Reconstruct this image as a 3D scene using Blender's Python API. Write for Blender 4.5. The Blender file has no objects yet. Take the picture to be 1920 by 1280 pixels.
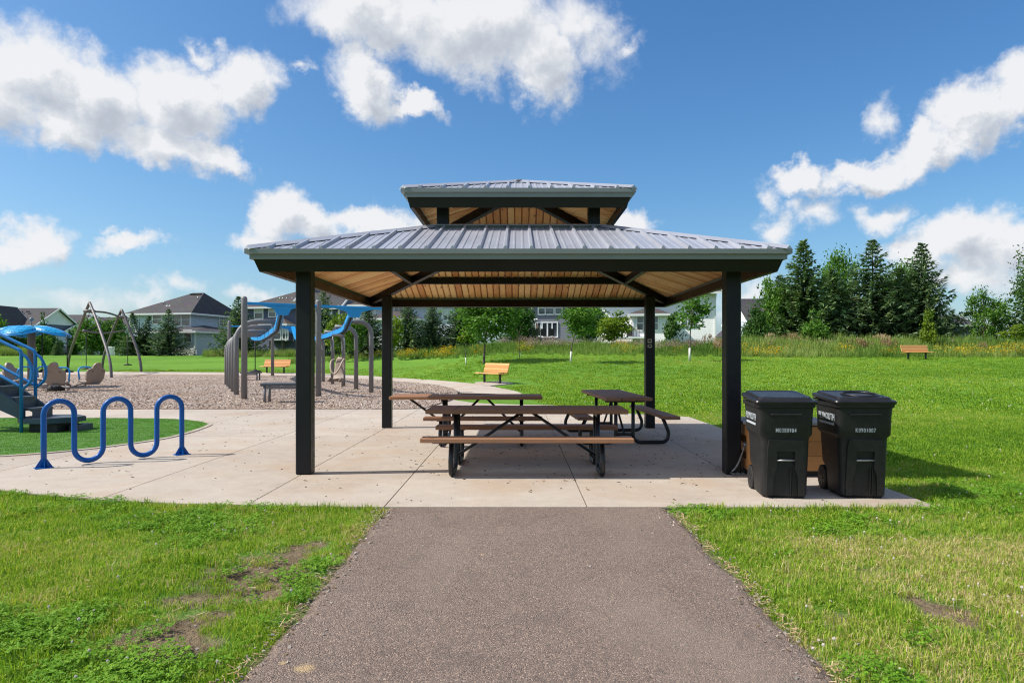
import bpy, bmesh, math, random
from mathutils import Vector, Matrix, Euler, noise
R = math.radians
random.seed(11)
sc = bpy.context.scene
col = sc.collection

# ------------------------------------------------------------------ camera
H = 1.44
F = 1280.0          # focal length in photo pixels (24 mm on 36 mm)
CX, CY = 972.0, 664.0
cam_d = bpy.data.cameras.new('camera'); cam = bpy.data.objects.new('camera', cam_d); col.objects.link(cam)
cam_d.lens = 24.0; cam_d.sensor_width = 36.0
cam_d.shift_x = -0.00625; cam_d.shift_y = 0.0125
cam_d.clip_start = 0.05; cam_d.clip_end = 6000
cam.location = (0, 0, H); cam.rotation_euler = (R(90), 0, 0)
sc.camera = cam

# ------------------------------------------------------------------ sun, exposure
SUN_EL, SUN_AZ = 46.8, 6.0
tv = Vector((math.cos(R(SUN_EL))*math.cos(R(SUN_AZ)), math.cos(R(SUN_EL))*math.sin(R(SUN_AZ)), -math.sin(R(SUN_EL))))
sd = bpy.data.lights.new('sun', 'SUN'); sd.energy = 4.6; sd.angle = R(0.53); sd.color = (1.0, 0.945, 0.86)
so = bpy.data.objects.new('sun', sd); col.objects.link(so)
so.rotation_euler = tv.to_track_quat('-Z', 'Y').to_euler(); so.location = (-40, -8, 50)
sc.view_settings.view_transform = 'Standard'; sc.view_settings.look = 'None'
sc.view_settings.gamma = 1.0; sc.view_settings.use_curve_mapping = False
sc.view_settings.exposure = 0.35
sc.cycles.use_denoising = True; sc.cycles.pixel_filter_type = 'BLACKMAN_HARRIS'; sc.cycles.filter_width = 1.15
try:
    sc.cycles.denoiser = 'OPENIMAGEDENOISE'; sc.cycles.denoising_input_passes = 'RGB_ALBEDO_NORMAL'
except Exception: pass
sc.cycles.max_bounces = 8; sc.cycles.diffuse_bounces = 7; sc.cycles.transparent_max_bounces = 8
sc.cycles.sample_clamp_indirect = 8.0
sc.cycles.use_adaptive_sampling = False

# ------------------------------------------------------------------ world : nishita sky + scattered cumulus by direction
class NT:
    def __init__(s, tree): s.t = tree; s.n = tree.nodes; s.l = tree.links
    def new(s, typ, **kw):
        nd = s.n.new(typ)
        for k, v in kw.items():
            setattr(nd, k, v)
        return nd
    def put(s, sock, v):
        if isinstance(v, bpy.types.NodeSocket): s.l.new(v, sock)
        else: sock.default_value = v
    def math(s, op, a, b=None, c=None, clamp=False):
        nd = s.new('ShaderNodeMath', operation=op, use_clamp=clamp)
        s.put(nd.inputs[0], a)
        if b is not None: s.put(nd.inputs[1], b)
        if c is not None: s.put(nd.inputs[2], c)
        return nd.outputs[0]
    def vmath(s, op, a, b=None, scale=None, out=0):
        nd = s.new('ShaderNodeVectorMath', operation=op)
        s.put(nd.inputs[0], a)
        if b is not None: s.put(nd.inputs[1], b)
        if scale is not None: s.put(nd.inputs['Scale'], scale)
        return nd.outputs[out]
    def noise(s, vec, scale, detail=4, rough=0.55, dist=0.0, out=0):
        nd = s.new('ShaderNodeTexNoise')
        if vec is not None: s.l.new(vec, nd.inputs['Vector'])
        s.put(nd.inputs['Scale'], scale); s.put(nd.inputs['Detail'], detail); s.put(nd.inputs['Roughness'], rough); s.put(nd.inputs['Distortion'], dist)
        return nd.outputs[out]
    def voro(s, vec, scale, feature='F1', out=0, rnd=1.0):
        nd = s.new('ShaderNodeTexVoronoi', feature=feature)
        if vec is not None: s.l.new(vec, nd.inputs['Vector'])
        s.put(nd.inputs['Scale'], scale); s.put(nd.inputs['Randomness'], rnd)
        return nd.outputs[out]
    def ramp(s, fac, stops, interp='LINEAR'):
        nd = s.new('ShaderNodeValToRGB'); cr = nd.color_ramp; cr.interpolation = interp
        while len(cr.elements) < len(stops): cr.elements.new(0.5)
        for e, (p, c) in zip(cr.elements, stops):
            e.position = p; e.color = (c[0], c[1], c[2], 1.0) if len(c) == 3 else c
        s.put(nd.inputs[0], fac); return nd.outputs[0]
    def mix(s, fac, a, b, blend='MIX'):
        nd = s.new('ShaderNodeMix', data_type='RGBA', blend_type=blend)
        s.put(nd.inputs[0], fac)
        for sock, v in ((nd.inputs[6], a), (nd.inputs[7], b)):
            if isinstance(v, tuple) and len(v) == 3: v = (*v, 1.0)
            s.put(sock, v)
        return nd.outputs[2]
    def mrange(s, v, a, b, c=0.0, d=1.0, smooth=False):
        nd = s.new('ShaderNodeMapRange', interpolation_type='SMOOTHSTEP' if smooth else 'LINEAR')
        nd.clamp = True
        for i, x in enumerate((v, a, b, c, d)): s.put(nd.inputs[i], x)
        return nd.outputs[0]

CLOUDS = [  # photo px centre, radii px, tilt, weight
 (50,120,135,105,0,1.0),(170,165,160,90,-15,1.0),(330,180,135,95,0,1.0),(450,165,105,72,25,1.0),(300,262,165,52,-12,.95),(110,215,110,55,0,.9),(400,288,90,40,-15,.9),(-40,180,150,110,0,1.0),
 (700,20,180,80,0,1.0),(880,50,230,90,-8,1.0),(1015,130,90,75,-30,.95),(690,150,100,68,-30,1.0),(780,190,75,28,-15,.85),(1085,60,120,85,-20,.62),(1180,75,40,18,20,.4),
 (525,390,72,66,20,1.0),(600,418,100,50,-8,1.0),(705,425,110,44,0,1.0),(500,440,80,40,0,.9),(1185,418,66,38,0,.95),
 (1500,345,72,36,5,.95),(1610,320,115,42,12,1.0),(1725,278,118,50,14,1.0),(1825,215,90,72,35,1.0),(1905,175,90,72,20,1.0),
 (1790,440,145,66,0,1.0),(1890,460,120,72,0,1.0),(1700,480,100,46,0,.85),(1800,520,220,44,0,.55),
 (55,440,88,66,0,.9),(20,475,105,38,0,.75),(235,447,82,27,-3,.75),
 (1652,212,56,42,20,.52),(1655,400,50,36,10,.55),(1520,405,70,34,15,.46),(1455,448,52,46,0,.62),(1445,390,34,34,0,.46),
 (1400,550,80,50,0,.5),(280,545,80,30,0,.36),(480,548,60,30,0,.45),(170,560,130,30,0,.30),(355,522,50,22,0,.32),
 (285,108,36,30,-40,.42),(390,90,46,28,-40,.52),(560,125,34,16,0,.42)]
def px_dir(px, py):
    x, z = (px-CX)/F, (CY-py)/F
    return math.atan(x), math.atan2(z, math.sqrt(1+x*x))
def cloud_group():
    g = bpy.data.node_groups.new('cloud_field', 'ShaderNodeTree')
    g.interface.new_socket('P', in_out='INPUT', socket_type='NodeSocketVector')
    g.interface.new_socket('Dir', in_out='INPUT', socket_type='NodeSocketVector')
    g.interface.new_socket('Density', in_out='OUTPUT', socket_type='NodeSocketFloat')
    t = NT(g); gi = t.new('NodeGroupInput'); go = t.new('NodeGroupOutput')
    P, D = gi.outputs[0], gi.outputs[1]
    # fractal warp of the outlines, the same size of billow on every cloud
    w = t.noise(P, 9.0, 2, 0.5, out=1); w = t.vmath('SCALE', t.vmath('SUBTRACT', w, (0.5, 0.5, 0.5)), scale=0.085)
    w2 = t.noise(P, 30.0, 5, 0.62, out=1); w2 = t.vmath('SCALE', t.vmath('SUBTRACT', w2, (0.5, 0.5, 0.5)), scale=0.060)
    P2 = t.vmath('ADD', t.vmath('ADD', P, w), w2)
    acc = None
    for (px, py, rx, ry, tilt, wt) in CLOUDS:
        az, el = px_dir(px, py)
        m = t.new('ShaderNodeMapping', vector_type='TEXTURE')
        t.l.new(P2, m.inputs[0])
        m.inputs['Location'].default_value = (az, el, 0)
        m.inputs['Rotation'].default_value = (0, 0, R(tilt))
        ca = math.cos(az)
        m.inputs['Scale'].default_value = (rx/F*ca*ca*1.0, ry/F*ca*1.0, 1.0e3)
        ln = t.vmath('LENGTH', m.outputs[0], out=1)
        f = t.math('MULTIPLY_ADD', ln, -1.0*wt, wt)
        acc = f if acc is None else t.math('SMOOTH_MAX', acc, f, 0.10)
    sep = t.new('ShaderNodeSeparateXYZ'); t.l.new(P, sep.inputs[0])
    aaz = t.math('ABSOLUTE', sep.outputs[0])
    out_m = t.math('MAXIMUM', t.mrange(aaz, 0.68, 0.84, smooth=True), t.mrange(sep.outputs[1], 0.50, 0.60, smooth=True))
    sd_ = t.new('ShaderNodeSeparateXYZ'); t.l.new(D, sd_.inputs[0])
    zz = t.math('ADD', t.math('MAXIMUM', sd_.outputs[2], 0.0), 0.16)
    cmb = t.new('ShaderNodeCombineXYZ')
    t.l.new(t.math('DIVIDE', sd_.outputs[0], zz), cmb.inputs[0]); t.l.new(t.math('DIVIDE', sd_.outputs[1], zz), cmb.inputs[1])
    gen = t.noise(cmb.outputs[0], 1.1, 6, 0.55)
    gen = t.math('MULTIPLY_ADD', gen, 4.2, -2.05)
    gen = t.math('ADD', gen, t.math('MULTIPLY_ADD', out_m, 4.0, -4.0))
    base = t.math('MAXIMUM', acc, gen)
    n1 = t.noise(P, 15.0, 9, 0.64, 0.5); n2 = t.noise(P, 62.0, 5, 0.65, 0.3)
    er = t.math('ADD', t.math('MULTIPLY_ADD', n1, 1.5, -0.78), t.math('MULTIPLY_ADD', n2, 0.5, -0.25))
    t.l.new(t.math('ADD', base, t.math('MULTIPLY', er, 0.42)), go.inputs[0])
    return g
def build_world():
    w = bpy.data.worlds.new('World'); sc.world = w; w.use_nodes = True
    w.node_tree.nodes.clear(); t = NT(w.node_tree)
    sky = t.new('ShaderNodeTexSky', sky_type='NISHITA'); sky.sun_disc = False
    sky.sun_elevation = R(SUN_EL); sky.sun_rotation = R(-98.0)
    sky.altitude = 300; sky.air_density = 1.0; sky.dust_density = 1.7; sky.ozone_density = 2.5
    hs = t.new('ShaderNodeHueSaturation'); hs.inputs['Saturation'].default_value = 1.10; hs.inputs['Value'].default_value = 1.0
    t.l.new(sky.outputs[0], hs.inputs['Color'])
    sp = t.new('ShaderNodeSeparateColor'); t.l.new(hs.outputs[0], sp.inputs[0]); cb = t.new('ShaderNodeCombineColor')
    for i, (gam, mul) in enumerate(((1.24, 1.02), (1.05, 1.01), (.86, 1.0))):      # photographic rendering of the blue
        t.l.new(t.math('MULTIPLY', t.math('POWER', t.math('MULTIPLY', sp.outputs[i], .125), gam), mul/.125), cb.inputs[i])
    bg1 = t.new('ShaderNodeBackground'); t.l.new(cb.outputs[0], bg1.inputs[0]); bg1.inputs[1].default_value = 0.114
    tc = t.new('ShaderNodeTexCoord'); D = t.vmath('NORMALIZE', tc.outputs['Generated'])
    sep = t.new('ShaderNodeSeparateXYZ'); t.l.new(D, sep.inputs[0])
    az = t.math('ARCTAN2', sep.outputs[0], sep.outputs[1]); el = t.math('ARCSINE', sep.outputs[2])
    cmb = t.new('ShaderNodeCombineXYZ'); t.l.new(az, cmb.inputs[0]); t.l.new(el, cmb.inputs[1]); P = cmb.outputs[0]
    grp = cloud_group()
    def field(p):
        nd = t.new('ShaderNodeGroup'); nd.node_tree = grp; t.l.new(p, nd.inputs[0]); t.l.new(D, nd.inputs[1]); return nd.outputs[0]
    d0 = field(P)
    alpha = t.mrange(d0, -0.05, 0.50, smooth=True)
    # self shading: how much cloud lies towards the sun (left, above)
    d1 = field(t.vmath('ADD', P, (-0.020, 0.026, 0.0)))
    rel = t.math('SUBTRACT', t.math('MAXIMUM', d0, 0.0), t.math('MAXIMUM', d1, 0.0))
    deep = t.mrange(d1, 0.10, 0.85, smooth=True)
    thick = t.mrange(d0, 0.22, 0.80, smooth=True)
    shade = t.math('MULTIPLY', deep, t.math('MULTIPLY_ADD', thick, 0.8, 0.2))
    lit = t.math('ADD', t.math('SUBTRACT', 0.90, t.math('MULTIPLY', shade, 0.62)), t.math('MULTIPLY', rel, 1.25), clamp=True)
    cc = t.ramp(lit, [(0.0, (0.42, 0.455, 0.515)), (0.35, (0.52, 0.55, 0.60)), (0.7, (0.63, 0.65, 0.68)), (1.0, (0.735, 0.74, 0.755))])
    bg2 = t.new('ShaderNodeBackground'); t.l.new(cc, bg2.inputs[0]); bg2.inputs[1].default_value = 0.95
    mx = t.new('ShaderNodeMixShader')
    hor = t.mrange(el, -0.01, 0.05)
    t.l.new(t.math('MULTIPLY', t.math('MULTIPLY', alpha, hor), 0.97), mx.inputs[0]); t.l.new(bg1.outputs[0], mx.inputs[1]); t.l.new(bg2.outputs[0], mx.inputs[2])
    o = t.new('ShaderNodeOutputWorld'); t.l.new(mx.outputs[0], o.inputs[0])
    w.cycles.sampling_method = 'MANUAL'; w.cycles.sample_map_resolution = 512
build_world()

# ------------------------------------------------------------------ helpers: placing
def at(px, py, d): return Vector(((px-CX)*d/F, d, H+(CY-py)*d/F))
def gx(px, d): return (px-CX)*d/F
def flat(px, py):
    d = H*F/(py-CY); return Vector(((px-CX)*d/F, d, 0))
COLS = [(-.32, [(0,0),(16,0),(30,0),(38,.03),(42,.26),(56,.75),(72,1.33),(80,1.34),(100,1.34)]),
        (-.185,[(0,0),(16,0),(28,0),(38,.04),(42,.17),(52,1.10),(60,1.5),(72,2.0),(100,2.1)]),
        (0.0, [(0,0),(16,0),(22,.05),(29,.22),(38,.93),(44,1.34),(53,2.0),(64,2.6),(100,2.7)]),
        (.4,  [(0,0),(16,0),(20,.08),(30,.58),(41,1.13),(44,1.28),(53,2.05),(60,2.35),(100,2.5)])]
def _herm(pts, d):
    n = len(pts)
    if d <= pts[0][0]: return pts[0][1]
    if d >= pts[-1][0]: return pts[-1][1]
    for i in range(n-1):
        if d <= pts[i+1][0]: break
    (x0, y0), (x1, y1) = pts[i], pts[i+1]; h = x1-x0
    s = (y1-y0)/h
    def slope(k):
        if k == 0 or k == n-1: return 0.0
        a = (pts[k][1]-pts[k-1][1])/(pts[k][0]-pts[k-1][0]); b = (pts[k+1][1]-pts[k][1])/(pts[k+1][0]-pts[k][0])
        return 0.0 if a*b <= 0 else 2*a*b/(a+b)
    m0, m1 = slope(i), slope(i+1); t = (d-x0)/h
    return (2*t**3-3*t*t+1)*y0+(t**3-2*t*t+t)*h*m0+(-2*t**3+3*t*t)*y1+(t**3-t*t)*h*m1
def hz(x, y):
    if y <= 16: return 0.0
    u = x/y
    if u <= COLS[0][0]: return _herm(COLS[0][1], y)
    if u >= COLS[-1][0]: return _herm(COLS[-1][1], y)
    for i in range(3):
        if u <= COLS[i+1][0]: break
    t = (u-COLS[i][0])/(COLS[i+1][0]-COLS[i][0]); t = t*t*(3-2*t)
    return _herm(COLS[i][1], y)*(1-t)+_herm(COLS[i+1][1], y)*t
def gt(px, py):
    """ground point seen at a photo pixel, on the terrain"""
    d = 3.0; prev = None
    while d < 110:
        x = gx(px, d); v = CY+(H-hz(x, d))*F/d
        if v <= py:
            if prev:
                d0, v0 = prev; f = (v0-py)/max(v0-v, 1e-6); d = d0+(d-d0)*f; x = gx(px, d)
            return Vector((x, d, hz(x, d)))
        prev = (d, v); d += 0.1 if d < 25 else 0.25
    return Vector((gx(px, d), d, hz(gx(px, d), d)))

# ------------------------------------------------------------------ helpers: objects
def tag(o, label=None, cat=None, group=None, kind=None):
    if label: o['label'] = label
    if cat: o['category'] = cat
    if group: o['group'] = group
    if kind: o['kind'] = kind
    return o
def empty(name, loc=(0, 0, 0), rz=0.0, label=None, cat=None, group=None, parent=None):
    o = bpy.data.objects.new(name, None); col.objects.link(o)
    o.location = loc; o.rotation_euler = (0, 0, rz); o.empty_display_size = 0.2
    if parent: o.parent = parent
    return tag(o, label, cat, group)
def link(name, me, parent=None, loc=None, rot=None, scale=None):
    o = bpy.data.objects.new(name, me); col.objects.link(o)
    if parent: o.parent = parent
    if loc is not None: o.location = loc
    if rot is not None: o.rotation_euler = rot
    if scale is not None: o.scale = scale
    return o
def copy_tree(o, parent=None):
    c = o.copy(); col.objects.link(c); c.parent = parent
    for ch in list(o.children): copy_tree(ch, c)
    return c
def smoothstep(a, b, x):
    t = min(1, max(0, (x-a)/(b-a))); return t*t*(3-2*t)
class MB:
    def __init__(s): s.v = []; s.f = []; s.m = []; s.cur = 0; s.sm = []
    def add(s, vs, fs, smooth=False):
        b = len(s.v); s.v.extend([tuple(v) for v in vs])
        for f in fs: s.f.append([b+i for i in f]); s.m.append(s.cur); s.sm.append(smooth)
    def box(s, c, sz, rot=None, bev=0.0):
        hx, hy, hz_ = sz[0]/2, sz[1]/2, sz[2]/2
        M = Euler(rot).to_matrix() if rot else None
        c = Vector(c)
        if bev <= 0:
            vs = [Vector((x*hx, y*hy, z*hz_)) for x in (-1, 1) for y in (-1, 1) for z in (-1, 1)]
            fs = [(0,1,3,2),(4,6,7,5),(0,4,5,1),(2,3,7,6),(0,2,6,4),(1,5,7,3)]
        else:
            b = min(bev, hx*.9, hy*.9, hz_*.9); vs = []; idx = {}
            for x in (-1, 1):
                for y in (-1, 1):
                    for z in (-1, 1):
                        for ax in range(3):
                            p = [x*(hx-b), y*(hy-b), z*(hz_-b)]
                            p[ax] = (x*hx, y*hy, z*hz_)[ax]
                            idx[(x, y, z, ax)] = len(vs); vs.append(Vector(p))
            fs = []
            for ax in range(3):
                o1, o2 = (ax+1) % 3, (ax+2) % 3
                for sg in (-1, 1):
                    q = []
                    for (a_, b_) in ((-1,-1),(1,-1),(1,1),(-1,1)):
                        k = [0, 0, 0]; k[ax] = sg; k[o1] = a_; k[o2] = b_; q.append(idx[(*k, ax)])
                    fs.append(q if sg > 0 else q[::-1])
            for ax in range(3):
                o1, o2 = (ax+1) % 3, (ax+2) % 3
                for a_ in (-1, 1):
                    for b_ in (-1, 1):
                        def kk(s_, face):
                            k = [0, 0, 0]; k[ax] = s_; k[o1] = a_; k[o2] = b_; return idx[(*k, face)]
                        q = [kk(-1, o1), kk(1, o1), kk(1, o2), kk(-1, o2)]
                        fs.append(q if a_*b_ > 0 else q[::-1])
            for x in (-1, 1):
                for y in (-1, 1):
                    for z in (-1, 1):
                        q = [idx[(x, y, z, 0)], idx[(x, y, z, 1)], idx[(x, y, z, 2)]]
                        fs.append(q if x*y*z > 0 else q[::-1])
        if M: vs = [M @ v for v in vs]
        s.add([v+c for v in vs], fs); return s
    def beam(s, p0, p1, w, h, up=(0, 0, 1), bev=0.0):
        p0, p1 = Vector(p0), Vector(p1); d = p1-p0; L = d.length; d.normalize()
        upv = Vector(up); sx = d.cross(upv)
        if sx.length < 1e-4: sx = d.cross(Vector((1, 0, 0)))
        sx.normalize(); uz = sx.cross(d)
        m = MB(); m.box((0, 0, 0), (w, L, h), bev=bev)
        mat = Matrix((sx, d, uz)).transposed(); c = (p0+p1)/2
        s.add([mat @ Vector(v)+c for v in m.v], m.f); return s
    def tube(s, pts, r, n=8, cap=True, closed=False, smooth=True, r2=None):
        pts = [Vector(p) for p in pts]; N = len(pts); rings = []
        def tan(i):
            if closed: return (pts[(i+1) % N]-pts[i-1]).normalized()
            if i == 0: return (pts[1]-pts[0]).normalized()
            if i == N-1: return (pts[-1]-pts[-2]).normalized()
            return ((pts[i+1]-pts[i]).normalized()+(pts[i]-pts[i-1]).normalized()).normalized()
        t0 = tan(0); nx = t0.cross(Vector((0, 0, 1)))
        if nx.length < 1e-3: nx = t0.cross(Vector((1, 0, 0)))
        nx.normalize(); vs = []
        for i in range(N):
            t = tan(i); nx = (nx-t*nx.dot(t)).normalized(); ny = t.cross(nx)
            rr = r if r2 is None else r+(r2-r)*i/(N-1)
            for k in range(n):
                a = 2*math.pi*k/n; vs.append(pts[i]+nx*math.cos(a)*rr+ny*math.sin(a)*rr)
        fs = []
        for i in range(N if closed else N-1):
            j = (i+1) % N
            for k in range(n):
                k2 = (k+1) % n; fs.append((i*n+k, i*n+k2, j*n+k2, j*n+k))
        if cap and not closed:
            fs.append(tuple(range(n-1, -1, -1))); fs.append(tuple((N-1)*n+k for k in range(n)))
        s.add(vs, fs, smooth); return s
    def prism(s, poly, z0, z1, M=None):
        """poly in xy, extruded z0..z1, through matrix M"""
        n = len(poly); vs = [Vector((p[0], p[1], z0)) for p in poly]+[Vector((p[0], p[1], z1)) for p in poly]
        fs = [tuple(range(n-1, -1, -1)), tuple(range(n, 2*n))]+[(i, (i+1) % n, n+(i+1) % n, n+i) for i in range(n)]
        if M: vs = [M @ v for v in vs]
        s.add(vs, fs); return s
    def lathe(s, prof, n=16, c=(0, 0, 0), smooth=True, M=None):
        vs = []; c = Vector(c)
        for (r, z) in prof:
            for k in range(n):
                a = 2*math.pi*k/n; vs.append(Vector((r*math.cos(a), r*math.sin(a), z)))
        fs = [(i*n+k, i*n+(k+1) % n, (i+1)*n+(k+1) % n, (i+1)*n+k) for i in range(len(prof)-1) for k in range(n)]
        fs.append(tuple(range(n-1, -1, -1))); fs.append(tuple((len(prof)-1)*n+k for k in range(n)))
        if M: vs = [M @ v for v in vs]
        s.add([v+c for v in vs], fs, smooth); return s
    def loft(s, rings, cap=True, smooth=False, closed=True):
        n = len(rings[0]); vs = [p for r_ in rings for p in r_]; fs = []
        for i in range(len(rings)-1):
            for k in range(n if closed else n-1):
                k2 = (k+1) % n; fs.append((i*n+k, i*n+k2, (i+1)*n+k2, (i+1)*n+k))
        if cap and closed:
            fs.append(tuple(range(n-1, -1, -1))); fs.append(tuple((len(rings)-1)*n+k for k in range(n)))
        s.add(vs, fs, smooth); return s
    def quad(s, a, b, c, d): s.add([a, b, c, d], [(0, 1, 2, 3)]); return s
    def mesh(s, name, mats):
        me = bpy.data.meshes.new(name); me.from_pydata(s.v, [], s.f)
        if not isinstance(mats, (list, tuple)): mats = [mats]
        for m in mats: me.materials.append(m)
        me.polygons.foreach_set('material_index', s.m); me.polygons.foreach_set('use_smooth', s.sm)
        me.update(); return me
    def build(s, name, mats, parent=None, loc=None, rot=None):
        return link(name, s.mesh(name, mats), parent, loc, rot)
def fillet(pts, r, n=6):
    pts = [Vector(p) for p in pts]; out = [pts[0]]
    for i in range(1, len(pts)-1):
        a, b, c = pts[i-1], pts[i], pts[i+1]
        u, v = (a-b), (c-b); lu, lv = u.length, v.length; u.normalize(); v.normalize()
        ang = u.angle(v)
        if ang > 3.1: out.append(b); continue
        t = min(r/math.tan(ang/2), lu*.49, lv*.49); rr = t*math.tan(ang/2)
        p0, p1 = b+u*t, b+v*t
        cen = b+(u+v).normalized()*(rr/math.sin(ang/2))
        e0, e1 = p0-cen, p1-cen; sw = e0.angle(e1); ax = e0.cross(e1)
        if ax.length < 1e-9: out.append(b); continue
        for k in range(n+1):
            out.append(cen+Matrix.Rotation(sw*k/n, 3, ax.normalized()) @ e0)
    out.append(pts[-1]); return out
def spline(pts, n=6):
    pts = [Vector(p) for p in pts]; out = []
    for i in range(len(pts)-1):
        p0 = pts[max(i-1, 0)]; p1 = pts[i]; p2 = pts[i+1]; p3 = pts[min(i+2, len(pts)-1)]
        for k in range(n):
            t = k/n
            out.append(.5*((2*p1)+(p2-p0)*t+(2*p0-5*p1+4*p2-p3)*t*t+(3*p1-p0-3*p2+p3)*t**3))
    out.append(pts[-1]); return out
def text_mesh(name, body, size, m, depth=0.001, sx=1.0, spacing=1.0, bold=0.0):
    cu = bpy.data.curves.new(name, 'FONT'); cu.body = body; cu.size = size; cu.extrude = depth; cu.offset = bold
    cu.align_x = 'CENTER'; cu.align_y = 'CENTER'; cu.space_character = spacing; cu.resolution_u = 3
    o = bpy.data.objects.new(name, cu); col.objects.link(o); o.scale = (sx, 1, 1)
    dg = bpy.context.evaluated_depsgraph_get(); dg.update()
    me = bpy.data.meshes.new_from_object(o.evaluated_get(dg)); me.name = name
    me.transform(Matrix.Diagonal((sx, 1, 1, 1)))
    me.materials.clear(); me.materials.append(m)
    bpy.data.objects.remove(o); return me

# ------------------------------------------------------------------ materials
def new_mat(name):
    m = bpy.data.materials.new(name); m.use_nodes = True; m.node_tree.nodes.clear()
    t = NT(m.node_tree); b = t.new('ShaderNodeBsdfPrincipled'); o = t.new('ShaderNodeOutputMaterial')
    t.l.new(b.outputs[0], o.inputs[0]); t.out = o; t.b = b; t.mat = m
    return t
def coords(t, which='Object', scale=None):
    tc = t.new('ShaderNodeTexCoord'); v = tc.outputs[which]
    if scale:
        mp = t.new('ShaderNodeMapping'); t.l.new(v, mp.inputs[0]); mp.inputs['Scale'].default_value = scale; v = mp.outputs[0]
    return v
def world_pos(t, scale=None):
    g = t.new('ShaderNodeNewGeometry'); v = g.outputs['Position']
    if scale:
        mp = t.new('ShaderNodeMapping'); t.l.new(v, mp.inputs[0]); mp.inputs['Scale'].default_value = scale; v = mp.outputs[0]
    return v
def bump(t, h, dist, strength=1.0):
    b = t.new('ShaderNodeBump'); b.inputs['Distance'].default_value = dist; b.inputs['Strength'].default_value = strength
    t.l.new(h, b.inputs['Height']); t.l.new(b.outputs[0], t.b.inputs['Normal'])
def orand(t):
    return t.new('ShaderNodeObjectInfo').outputs['Random']
def paint(name, c, rough=0.45, var=0.12, scale=3.0, metal=0.0, bumpd=0.0, dirt=None, spec=0.5):
    t = new_mat(name); P = world_pos(t)
    n = t.noise(P, scale, 5, 0.6)
    c0 = tuple(x*(1-var) for x in c); c1 = tuple(min(1, x*(1+var)) for x in c)
    cc = t.ramp(n, [(.3, c0), (.7, c1)])
    if dirt:
        d = t.mrange(t.noise(P, scale*4.3, 6, 0.65), .56, .74)
        cc = t.mix(t.math('MULTIPLY', d, dirt[1]), cc, dirt[0])
    t.put(t.b.inputs['Base Color'], cc)
    t.put(t.b.inputs['Roughness'], t.mrange(t.noise(P, scale*7, 3), .3, .7, rough*.85, min(1, rough*1.15)))
    t.b.inputs['Metallic'].default_value = metal; t.b.inputs['Specular IOR Level'].default_value = spec
    if bumpd: bump(t, t.noise(P, scale*25, 3), bumpd)
    return t.mat
def wood(name, ramp, axis='Y', knots=True, rough=0.65, gscale=1.0, grey=None):
    """long grain along the object's local axis, tone differs from board to board"""
    t = new_mat(name); P = coords(t, 'Object')
    rnd = orand(t)
    offs = t.new('ShaderNodeCombineXYZ'); t.l.new(t.math('MULTIPLY', rnd, 37.0), offs.inputs[0]); t.l.new(t.math('MULTIPLY', rnd, 91.0), offs.inputs[1]); t.l.new(t.math('MULTIPLY', rnd, 53.0), offs.inputs[2])
    P = t.vmath('ADD', P, offs.outputs[0])
    sc_ = {'X': (1.3, 26, 26), 'Y': (26, 1.3, 26)}[axis]
    mp = t.new('ShaderNodeMapping'); t.l.new(P, mp.inputs[0]); mp.inputs['Scale'].default_value = tuple(x*gscale for x in sc_)
    g = t.noise(mp.outputs[0], 1.0, 6, 0.62, 0.8)
    g2 = t.noise(mp.outputs[0], 4.5, 3, 0.6)
    fac = t.math('ADD', t.math('MULTIPLY', g, 0.62), t.math('MULTIPLY', g2, 0.12))
    fac = t.math('ADD', fac, t.math('MULTIPLY_ADD', rnd, 0.66, -0.20))
    cc = t.ramp(fac, ramp)
    if knots:
        sk = {'X': (2.2, 7, 7), 'Y': (7, 2.2, 7)}[axis]
        mk = t.new('ShaderNodeMapping'); t.l.new(P, mk.inputs[0]); mk.inputs['Scale'].default_value = sk
        kd = t.voro(mk.outputs[0], 1.0)
        k = t.mrange(kd, .05, .2, 1.0, 0.0, True)
        cc = t.mix(t.math('MULTIPLY', k, 0.75), cc, (0.10, 0.035, 0.012))
    if grey is not None:
        w = t.noise(t.vmath('SCALE', P, scale=2.0), 1.6, 4, 0.6)
        cc = t.mix(t.mrange(w, .35, .7, 0, grey[1]), cc, grey[0])
    t.put(t.b.inputs['Base Color'], cc); t.b.inputs['Roughness'].default_value = rough
    bump(t, g, 0.0015)
    return t.mat
def leaf_mat(name, ramp, trans=0.35, rough=0.55, scale=0.9, inst=False, isl=0.34):
    t = new_mat(name); g = t.new('ShaderNodeNewGeometry')
    n = t.noise(g.outputs['Position'], scale, 4, 0.6)
    if inst:
        a = t.new('ShaderNodeAttribute', attribute_type='INSTANCER', attribute_name='tint')
        fac = t.math('ADD', t.math('MULTIPLY', a.outputs['Fac'], 0.72), t.math('MULTIPLY', t.math('ADD', g.outputs['Random Per Island'], -0.5), isl))
        fac = t.math('ADD', fac, 0.14)
    else:
        fac = t.math('ADD', t.math('MULTIPLY', n, .75), t.math('MULTIPLY', g.outputs['Random Per Island'], .40))
        fac = t.math('ADD', fac, -0.08)
    cc = t.ramp(fac, ramp)
    t.put(t.b.inputs['Base Color'], cc); t.b.inputs['Roughness'].default_value = rough; t.b.inputs['Specular IOR Level'].default_value = 0.16
    tr = t.new('ShaderNodeBsdfTranslucent'); t.l.new(t.mix(1.0, cc, (1.0, 1.05, .55), 'MULTIPLY'), tr.inputs[0])
    mx = t.new('ShaderNodeMixShader'); mx.inputs[0].default_value = trans
    t.l.new(t.b.outputs[0], mx.inputs[1]); t.l.new(tr.outputs[0], mx.inputs[2]); t.l.new(mx.outputs[0], t.out.inputs[0])
    return t.mat

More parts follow.
